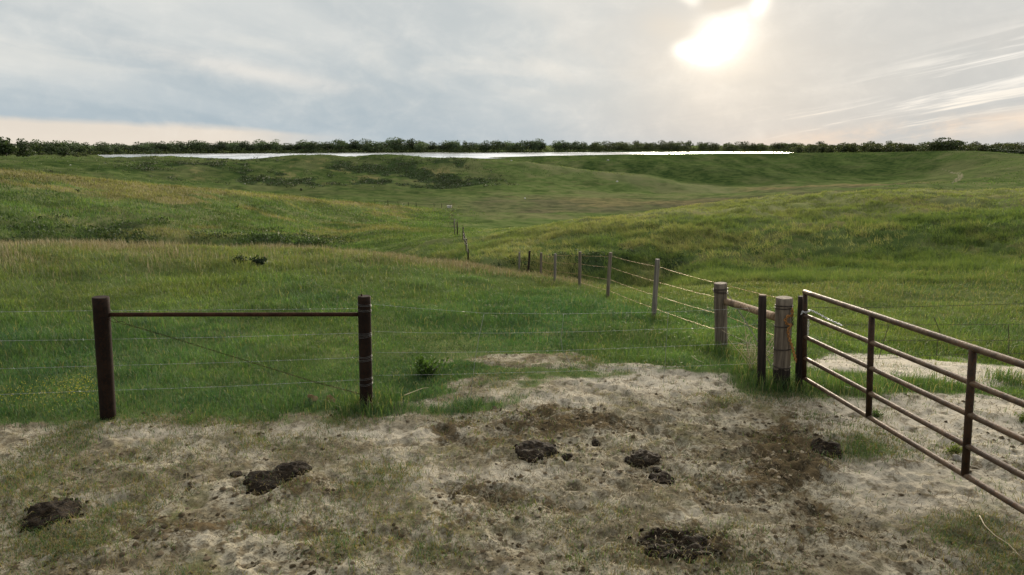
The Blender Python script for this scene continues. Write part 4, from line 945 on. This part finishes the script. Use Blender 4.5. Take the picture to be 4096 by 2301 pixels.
# thin sapling beyond the dip
c = hit(1819, 942, ZG); D = float(np.hypot(c[0], c[1])); e = empty('sapling', c, 'thin nearly bare sapling standing beyond the dip at the end of the far posts', 'tree'); rg = np.random.default_rng(95)
tp = depth_pt(1806, 818, c[1]); mb = MB(); sx = np.linspace(0, 1, 9); Q = c+(tp-c)*sx[:, None]; Q[:, 0] += np.sin(sx*7)*.03; mb.tube(Q, .026-.02*sx, 6)
tw = []
for k_ in range(14):
    s0 = Q[2+k_ % 7]; t = rg.uniform(0, 6.28); L = rg.uniform(.15, .5); e1_ = s0+np.array([math.cos(t)*L, math.sin(t)*L, L*.7]); mb.tube([s0, (s0+e1_)/2+[0, 0, .03], e1_], [.008, .006, .003], 4); tw.append(e1_)
mb.build('trunk', M_BARK, e)
tw = np.array(tw); i = rg.integers(0, len(tw), 110); P = tw[i]+rg.normal(0, .09, (110, 3))-c
V, l, s, cc = leaf_faces(P, np.full(110, .035), rg, np.array([.10, .075, .035])*rg.uniform(.6, 1.4, 110)[:, None]); fastmesh('crown', V, l, s, M_LEAF, False, (('Col', cc),), e)
# bleached dead weed by the dark post
c = hit(3010, 1490, ZG); e = empty('dead_weed', c, 'bleached dry branching weed at the foot of the slim black post', 'dead weed'); mb = MB(); rg = np.random.default_rng(91)
for k_ in range(16):
    t = rg.uniform(0, 6.28); L = rg.uniform(.35, .75); d = np.array([math.cos(t)*.55, math.sin(t)*.35, rg.uniform(.5, 1.0)]); P = [c+d*L*s+rg.normal(0, .012, 3) for s in np.linspace(0, 1, 5)]; mb.tube(P, [.006, .005, .004, .003, .002], 4)
    for j in range(3):
        s0 = P[2+j % 3]; mb.tube([s0, s0+rg.normal(0, .06, 3)+[0, 0, .07], s0+rg.normal(0, .09, 3)+[0, 0, .14]], [.003, .0025, .0018], 3)
m = newmat('bleached_stem'); p = coords(); a = noise(p, 30, 3, .5); out(principled(mixc(a, (.30, .24, .15), (.52, .45, .32)), .8)); M_STEM = m
mb.build('stem', M_STEM, e)
def stalk(name, label, L, rad, cat='stalk', lift=.02):
    P = [hit(u, v, ZG)+[0, 0, lift] for u, v in L]; Q = []
    for i in range(25):
        s = i/24*(len(P)-1); j = min(int(s), len(P)-2); Q.append(P[j]+(P[j+1]-P[j])*(s-j))
    Q = np.array(Q); Q[1:-1] = (Q[:-2]+Q[1:-1]*2+Q[2:])/4; mb = MB(); mb.tube(Q, np.linspace(rad, rad*.5, 25), 5); o = mb.build(name, M_STEM, None); tag(o, label, cat); return o
stalk('dry_stalk', 'pale broken stalk lying on the thin turf right of the wire wrapped post', [(1618,1600),(1650,1588),(1690,1572),(1715,1569)], .006, lift=.06)
stalk('straw', 'long curved yellow straw lying in the grass at the lower right', [(3915,2086),(3935,2125),(3975,2165),(4030,2200),(4075,2248)], .0045, lift=.05)
stalk('dry_twig', 'short pale twig on the turf edge right of the far wire stay', [(2208,1590),(2230,1584),(2236,1580)], .006, lift=.06)
stalk('dry_twig', 'crooked dry twig on the pale soil in front of the brace post', [(2765,1434),(2785,1450),(2815,1462)], .006, lift=.04)
m = newmat('dead_leaf'); p = coords(); out(principled(mixc(noise(p, 40, 3, .5), (.16, .10, .05), (.28, .19, .10)), .8)); M_DL = m
for i, (u, v, lb) in enumerate([(1250, 1616, 'curled pale brown dead leaf in the grass left of the other leaf'), (1322, 1620, 'broad tan dead leaf in the grass near the wire wrapped post')]):
    c = hit(u, v, ZG)+[0, 0, .07]; s = .06; t = np.linspace(0, 2*math.pi, 13)[:-1]; rad = s*(1+.35*np.cos(3*t+i)); V = [[c[0], c[1], c[2]]]+[[c[0]+math.cos(q)*k_, c[1]+.02*math.sin(q*2), c[2]+math.sin(q)*k_*.8] for q, k_ in zip(t, rad)]
    mb = MB(); mb.add(V, [(0, 1+j, 1+(j+1) % 12) for j in range(12)]); o = mb.build('dead_leaf', M_DL, None, False, origin=c); tag(o, lb, 'leaf', 'dead leaves by the fence')
    md = o.modifiers.new('thick', 'SOLIDIFY'); md.thickness = .003
# ------------------------------------------------------------------ grass
def blade_mesh(name, P, h, w, lean, colr, seed, label, tipdry=.0, simple=False, mat=None):
    rg = np.random.default_rng(seed); n = len(P); yaw = rg.uniform(0, math.pi, n); sd = np.stack([np.cos(yaw), np.sin(yaw), np.zeros(n)], -1)*w[:, None]/2
    P = P.copy(); P[:, 2] -= .01; hz = np.array([0, 0, 1.])*h[:, None]; ln = np.concatenate([lean, np.zeros((n, 1))], 1)*h[:, None]; lm = np.linalg.norm(lean, axis=1)[:, None]
    tip = P+ln+hz*np.maximum(.15, 1-.45*lm)
    if simple:
        V = np.stack([P-sd, P+sd, tip], 1).reshape(-1, 3); l = np.arange(3*n); s = np.arange(n)*3; k_ = 3
    else:
        mid = P+ln*.34+hz*.58; V = np.stack([P-sd, P+sd, mid+sd*.75, mid-sd*.75, tip], 1).reshape(-1, 3); b = np.arange(n)[:, None]*5
        l = np.concatenate([b+[0, 1, 2, 3], b+[3, 2, 4]], 1).ravel(); s = (np.arange(n)[:, None]*7+[0, 4]).ravel(); k_ = 5
    cc = np.repeat(colr, k_, 0)
    if tipdry: cc.reshape(n, k_, 3)[:, -1] = colr*(1-tipdry)+np.array([.30, .25, .12])*tipdry
    o = fastmesh(name, V, l, s, mat or M_GRASS, False, (('Col', cc),)); tag(o, label, 'grass', kind='stuff'); return o
def clumps(n, u0, u1, r0, r1, seed, keep, pw=1.0):
    rg = np.random.default_rng(seed); a0, a1 = float(azel(u0, 1200)[0]), float(azel(u1, 1200)[0]); aa = rg.uniform(a0, a1, n); r = r0*(r1/r0)**(rg.uniform(0, 1, n)**pw)
    x, y = np.sin(aa)*r, np.cos(aa)*r; k_ = rg.uniform(0, 1, n) < keep(x, y); return x[k_], y[k_]
def spread(x, y, per, sd, seed):
    rg = np.random.default_rng(seed); i = np.repeat(np.arange(len(x)), per); n = len(i)
    X = x[i]+rg.normal(0, 1, n)*sd[i]; Y = y[i]+rg.normal(0, 1, n)*sd[i]; return X, Y, i, rg
PAL = 1.2*np.array([(.056, .104, .030), (.077, .130, .038), (.048, .094, .033), (.099, .144, .048), (.055, .099, .050)])
STRAW = np.array([(.28, .24, .135), (.22, .19, .10), (.35, .31, .19)])
def keep_turf(x, y):
    z = ground_z(x, y); d, k_, p_ = masks(x, y, z); return np.clip(1-d*1.25, 0, 1)
x, y = clumps(30000, -420, 4520, 7.0, 27, 401, keep_turf)
r = np.hypot(x, y); X, Y, i, rg = spread(x, y, 17, .05+.006*r, 402); n = len(X); Z = ground_z(X, Y); r2 = np.hypot(X, Y)
big = fbm(X*.45, Y*.45, 4, 403); ch = (np.clip(1+.55*big, .45, 1.7)*rg.uniform(.7, 1.25, len(x))[i])
d_, k_, p_ = masks(X, Y, Z)
h = .132*ch*rg.uniform(.55, 1.25, n)*(1-.45*d_)*(.8+.25*sst(r2, 9, 15)); w = (.0042+.00052*np.maximum(r2-6, 0))*rg.uniform(.7, 1.3, n)
lean = rg.normal(0, .30, (n, 2))+rg.normal(0, .22, (len(x), 2))[i]
ci = (rg.integers(0, 5, len(x)))[i]; cl = PAL[ci]*rg.uniform(.72, 1.28, n)[:, None]
hue = fbm(X*.28, Y*.28, 3, 404)[:, None]; cl = cl*(1+np.array([.38, .16, -.1])*hue)*(1+.28*fbm(X*.9, Y*.9, 3, 406))[:, None]; pm_ = (.42*sst(r2+2*fbm(X*.5, Y*.5, 3, 407), 12, 21))[:, None]; cl = cl*(1-pm_)+np.array([.175, .180, .080])*pm_*rg.uniform(.7, 1.3, n)[:, None]
uX, vX = proj(X, Y, Z)
dryp = .04+.20*sst(r2, 17, 24)*(uX < 2300)+.18*sst(uX, 2500, 3200)*sst(r2, 16, 24); s_ = rg.uniform(0, 1, n) < dryp
cl[s_] = .6*STRAW[rg.integers(0, 3, s_.sum())]*rg.uniform(.75, 1.2, s_.sum())[:, None]+.4*np.array([.10, .12, .045]); h[s_] *= 1.2
blade_mesh('grass', np.stack([X, Y, Z], -1), h, w, lean, cl, 405, 'thick green meadow grass beyond the bare ground', .12)
# seed stalks toward the crest of the field, reddish tufts at its low end
x, y = clumps(7000, -420, 2150, 16, 25.5, 411, lambda x, y: sst(np.hypot(x, y), 17, 24.5)*.8*sst(fbm(x*.5, y*.5, 3, 412), -.4, .3), .6)
X, Y, i, rg = spread(x, y, 4, np.full(len(x), .14), 413); n = len(X); r2 = np.hypot(X, Y)
blade_mesh('seed_grass', np.stack([X, Y, ground_z(X, Y)], -1), rg.uniform(.18, .36, n), .0011*r2*.5, rg.normal(0, .16, (n, 2)), STRAW[rg.integers(0, 3, n)]*rg.uniform(.7, 1.15, n)[:, None], 414, 'pale dry seed stalks along the crest of the field', mat=M_STRAW)
x, y = clumps(3000, 1500, 2350, 18, 24, 421, lambda x, y: np.exp(-((proj(x, y, ground_z(x, y))[1]-np.interp(proj(x, y, ground_z(x, y))[0], [1500, 1900, 2200, 2350], [1012, 1066, 1105, 1140]))/18)**2))
X, Y, i, rg = spread(x, y, 9, np.full(len(x), .12), 423); n = len(X); r2 = np.hypot(X, Y)
blade_mesh('reddish_grass', np.stack([X, Y, ground_z(X, Y)], -1), rg.uniform(.12, .32, n), .0009*r2*.6, rg.normal(0, .25, (n, 2)), np.array([(.25, .19, .10), (.30, .255, .15), (.14, .145, .065)])[rg.integers(0, 3, n)]*rg.uniform(.7, 1.2, n)[:, None], 424, 'orange brown dry grass where the field meets the fence line', mat=M_STRAW)
# tussocks over the right hand hill and the terrace beyond the draw
gA2 = A[..., 2]
x, y = clumps(68000, 1250, 4600, 24, 80, 431, lambda x, y: np.clip(.16+1.0*sst(fbm(x*.8, y*.8, 3, 432)+.6*fbm(x*.2, y*.2, 3, 436), -.15, .55), 0, 1))
r = np.hypot(x, y); X, Y, i, rg = spread(x, y, 13, .09+.002*r, 433); n = len(X); r2 = np.hypot(X, Y); Z = ground_z(X, Y); dr = grid_at(gA2, X, Y)
h = (.17+.24*rg.uniform(0, 1, len(x))[i])*rg.uniform(.6, 1.2, n); w = .0007*r2*rg.uniform(.7, 1.3, n)
cl = PAL[rg.integers(0, 5, len(x))[i]]*rg.uniform(.8, 1.25, n)[:, None]; zone = sst(fbm(X*.16, Y*.16, 3, 437)+.5*np.exp(-((np.arctan2(X, Y)-.55)/.2)**2-((r2-32)/5)**2), .1, .6); q = np.clip(dr*.9+.10+.7*zone, 0, 1)[:, None]*rg.uniform(.0, 1.25, len(x))[i][:, None]; cl = cl*(1-np.clip(q, 0, 1))+np.array([.29, .27, .15])*np.clip(q, 0, 1)
h *= 1-.5*sst(r2, 37, 48); gp_ = np.clip(grid_at(Cc[..., 0], X, Y), 0, 1)[:, None]*.68; gd_ = np.clip(grid_at(Cc[..., 1], X, Y), 0, 1)[:, None]*.45*(1-zone[:, None]); cl = (cl*(1-gp_)+np.array([.215, .225, .105])*gp_)*(1-gd_)+np.array([.035, .065, .016])*gd_  # blades follow the hill's painted crest light and lower-slope shade
blade_mesh('tussock_grass', np.stack([X, Y, Z], -1), h, w, rg.normal(0, .35, (n, 2))+np.array([-.25, -.1]), cl, 434, 'tufted tussock grass over the rounded hill on the right', .15, True)
# coarse growth on the tan hill
x, y = clumps(24000, -500, 1950, 52, 125, 441, lambda x, y: (.55+.45*sst(fbm(x*.2, y*.2, 3, 442), -.3, .4))*(1-sst(np.arctan2(x, y)+.03*fbm(x*.05, y*.05, 3, 450), -.16, -.04)))
X, Y, i, rg = spread(x, y, 7, np.full(len(x), .4), 443); n = len(X); r2 = np.hypot(X, Y); Z = ground_z(X, Y); dr = grid_at(gA2, X, Y)
h = rg.uniform(.15, .42, n); w = .0009*r2*rg.uniform(.6, 1.3, n); q = np.clip(dr*1.2+rg.normal(0, .18, n), 0, 1)[:, None]
cl = PAL[rg.integers(0, 5, len(x))[i]]*.9*(1-q*.85)+np.array([.20, .175, .095])*q*.85; cl *= (rg.uniform(.65, 1.3, n)*(1+.35*fbm(X*.25, Y*.25, 3, 449)))[:, None]
blade_mesh('hill_grass', np.stack([X, Y, Z], -1), h, w, rg.normal(0, .3, (n, 2)), cl, 444, 'tan and green grass on the long hill on the left', 0, True)
# low growth on the far hills
x, y = clumps(42000, -500, 4600, 122, 520, 445, lambda x, y: .35+.65*sst(fbm(x*.06, y*.06, 3, 446), -.3, .4), .8)
X, Y, i, rg = spread(x, y, 3, np.full(len(x), .8), 447); n = len(X); r2 = np.hypot(X, Y); Z = ground_z(X, Y); k_ = Z > -6.5; gC_ = [grid_at(Cc[..., q_], X, Y)[:, None] for q_ in range(3)]
cl = PAL[rg.integers(0, 5, len(x))[i]]*.85; cl = cl*(1-.7*gC_[0])+.7*gC_[0]*np.array([.15, .15, .08]); cl = cl*(1-.8*gC_[1])+.8*gC_[1]*np.array([.032, .053, .017]); cl = cl*(1-.8*gC_[2])+.8*gC_[2]*np.array([.085, .075, .047]); cl *= rg.uniform(.6, 1.4, n)[:, None]
o = blade_mesh('far_grass', np.stack([X, Y, Z], -1)[k_], rg.uniform(.12, .45, n)[k_], (.0011*r2*rg.uniform(.6, 1.3, n))[k_], rg.normal(0, .3, (n, 2))[k_], cl[k_], 448, 'coarse grass over the far rolling hills', 0, True)
# short, trampled grass and straw litter on the bare ground
def keep_bare(x, y):
    d, k_, p_ = masks(x, y); return np.clip(.07+1.2*p_+.14*sst(x*-1, -1, 3), 0, 1)*np.clip(d*1.2+p_, 0, 1)*sst(fbm(x*1.7, y*1.7, 3, 452), -.6, .5)
x, y = clumps(52000, -420, 4520, 4.0, 12, 451, keep_bare)
X, Y, i, rg = spread(x, y, 9, np.full(len(x), .07), 453); n = len(X); r2 = np.hypot(X, Y)
cl = PAL[rg.integers(0, 5, len(x))[i]]*rg.uniform(.7, 1.1, n)[:, None]; s_ = rg.uniform(0, 1, n) < .5; cl[s_] = np.array([(.24, .19, .09), (.15, .14, .055), (.17, .13, .06)])[rg.integers(0, 3, s_.sum())]
blade_mesh('trampled_grass', np.stack([X, Y, ground_z(X, Y)+.008], -1), rg.uniform(.03, .085, n), np.full(n, .0042), rg.normal(0, .75, (n, 2)), cl, 454, 'short trampled grass scattered over the bare soil', .1)
x, y = clumps(30000, -420, 4520, 4.0, 10.5, 461, lambda x, y: np.clip(masks(x, y)[0], 0, 1)*sst(fbm(x*1.2, y*1.2, 3, 462), -.6, .3)); rg = np.random.default_rng(463); n = len(x); t = rg.uniform(0, 6.28, n)
cl = np.array([(.30, .24, .14), (.16, .12, .06), (.075, .055, .03), (.10, .11, .04)])[rg.integers(0, 4, n)]*rg.uniform(.7, 1.2, n)[:, None]
o = blade_mesh('straw_litter', np.stack([x, y, ground_z(x, y)+.014], -1), rg.uniform(.025, .085, n), np.full(n, .0042), np.stack([np.cos(t), np.sin(t)], -1)*1.2, cl, 464, 'bits of dry straw littering the bare soil', mat=M_STRAW); o['category'] = 'litter'
# yellow flowering weeds by the left post
x, y = clumps(900, -300, 330, 7.5, 9.5, 471, lambda x, y: np.exp(-((proj(x, y, 0*x)[1]-1600)/45)**2)*.9)
X, Y, i, rg = spread(x, y, 10, np.full(len(x), .06), 473); n = len(X); P = np.stack([X, Y, ground_z(X, Y)+rg.uniform(.10, .30, n)], -1)
V, l, s, cc = leaf_faces(P, np.full(n, .007), rg, np.array([(.34, .30, .05), (.26, .25, .06), (.12, .16, .04)])[rg.integers(0, 3, n)])
o = fastmesh('flowering_weeds', V, l, s, M_GRASS, False, (('Col', cc),)); tag(o, 'yellow flowering weeds in the grass left of the leaning post', 'flowers', kind='stuff')
# taller tufts round the feet of the posts
pts = [hit(u, v, ZG) for u, v in [(2880, 1408), (2900, 1415), (2850, 1405), (2940, 1440), (2980, 1480), (3010, 1530), (3070, 1552), (3100, 1556), (3160, 1556), (3230, 1552), (3000, 1500), (2930, 1425), (1440, 1640), (1495, 1636), (1520, 1622), (1400, 1632), (2614, 1284), (2640, 1290), (2430, 1200), (2560, 1250), (2530, 1225), (2318, 1162), (3350, 1560), (3420, 1565), (3500, 1560), (3600, 1550), (3680, 1545), (3760, 1550), (3850, 1560), (4020, 1530), (4040, 1535), (4060, 1530)]]
x = np.array([p[0] for p in pts]); y = np.array([p[1] for p in pts]); X, Y, i, rg = spread(np.repeat(x, 7), np.repeat(y, 7), 24, np.full(len(x)*7, .15), 481); n = len(X)
cl = PAL[rg.integers(0, 5, n)]*rg.uniform(.7, 1.2, n)[:, None]; s_ = rg.uniform(0, 1, n) < .12; cl[s_] = STRAW[0]
blade_mesh('tall_grass', np.stack([X, Y, ground_z(X, Y)], -1), rg.uniform(.10, .30, n), np.full(n, .006), rg.normal(0, .32, (n, 2)), cl, 482, 'taller grass tufts round the feet of the posts', .1)
# crumbs of soil and dung
def keep_c(x, y):
    d, k_, p_ = masks(x, y); return np.clip(d*(.12+1.2*k_), 0, 1)*sst(fbm(x*2.2, y*2.2, 3, 492), -.5, .5)
x, y = clumps(52000, -420, 4520, 4.0, 11, 491, keep_c); rg = np.random.default_rng(493); n = len(x); s = .005+.024*rg.uniform(0, 1, n)**3.5
t8 = np.array([(1, 0, 0), (.4, .9, .1), (-.7, .7, 0), (-.9, -.4, .1), (0, -1, 0), (.8, -.6, .05), (.2, .15, .75)])
V = t8[None]*s[:, None, None]*rg.uniform(.6, 1.4, (n, 7, 1)); a = rg.uniform(0, 6.28, n); ca_, sa_ = np.cos(a), np.sin(a)
Vr = np.stack([V[..., 0]*ca_[:, None]-V[..., 1]*sa_[:, None], V[..., 0]*sa_[:, None]+V[..., 1]*ca_[:, None], V[..., 2]], -1)+np.stack([x, y, ground_z(x, y)+s*.15], -1)[:, None]
b = np.arange(n)[:, None]*7; tri_ = np.array([(j, (j+1) % 6, 6) for j in range(6)]).ravel(); l = (b+tri_[None]).ravel(); cc = np.repeat(np.array([(.06, .045, .027), (.11, .085, .055), (.035, .026, .014), (.20, .17, .12)])[rg.integers(0, 4, n)], 7, 0)
m = newmat('soil_crumbs'); out(principled(attr('Col'), .95, spec=.1))
o = fastmesh('soil_crumbs', Vr.reshape(-1, 3), l, np.arange(n*6)*3, m, False, (('Col', cc),)); tag(o, 'dark crumbs of soil and dung over the bare ground', 'crumbs', kind='stuff')
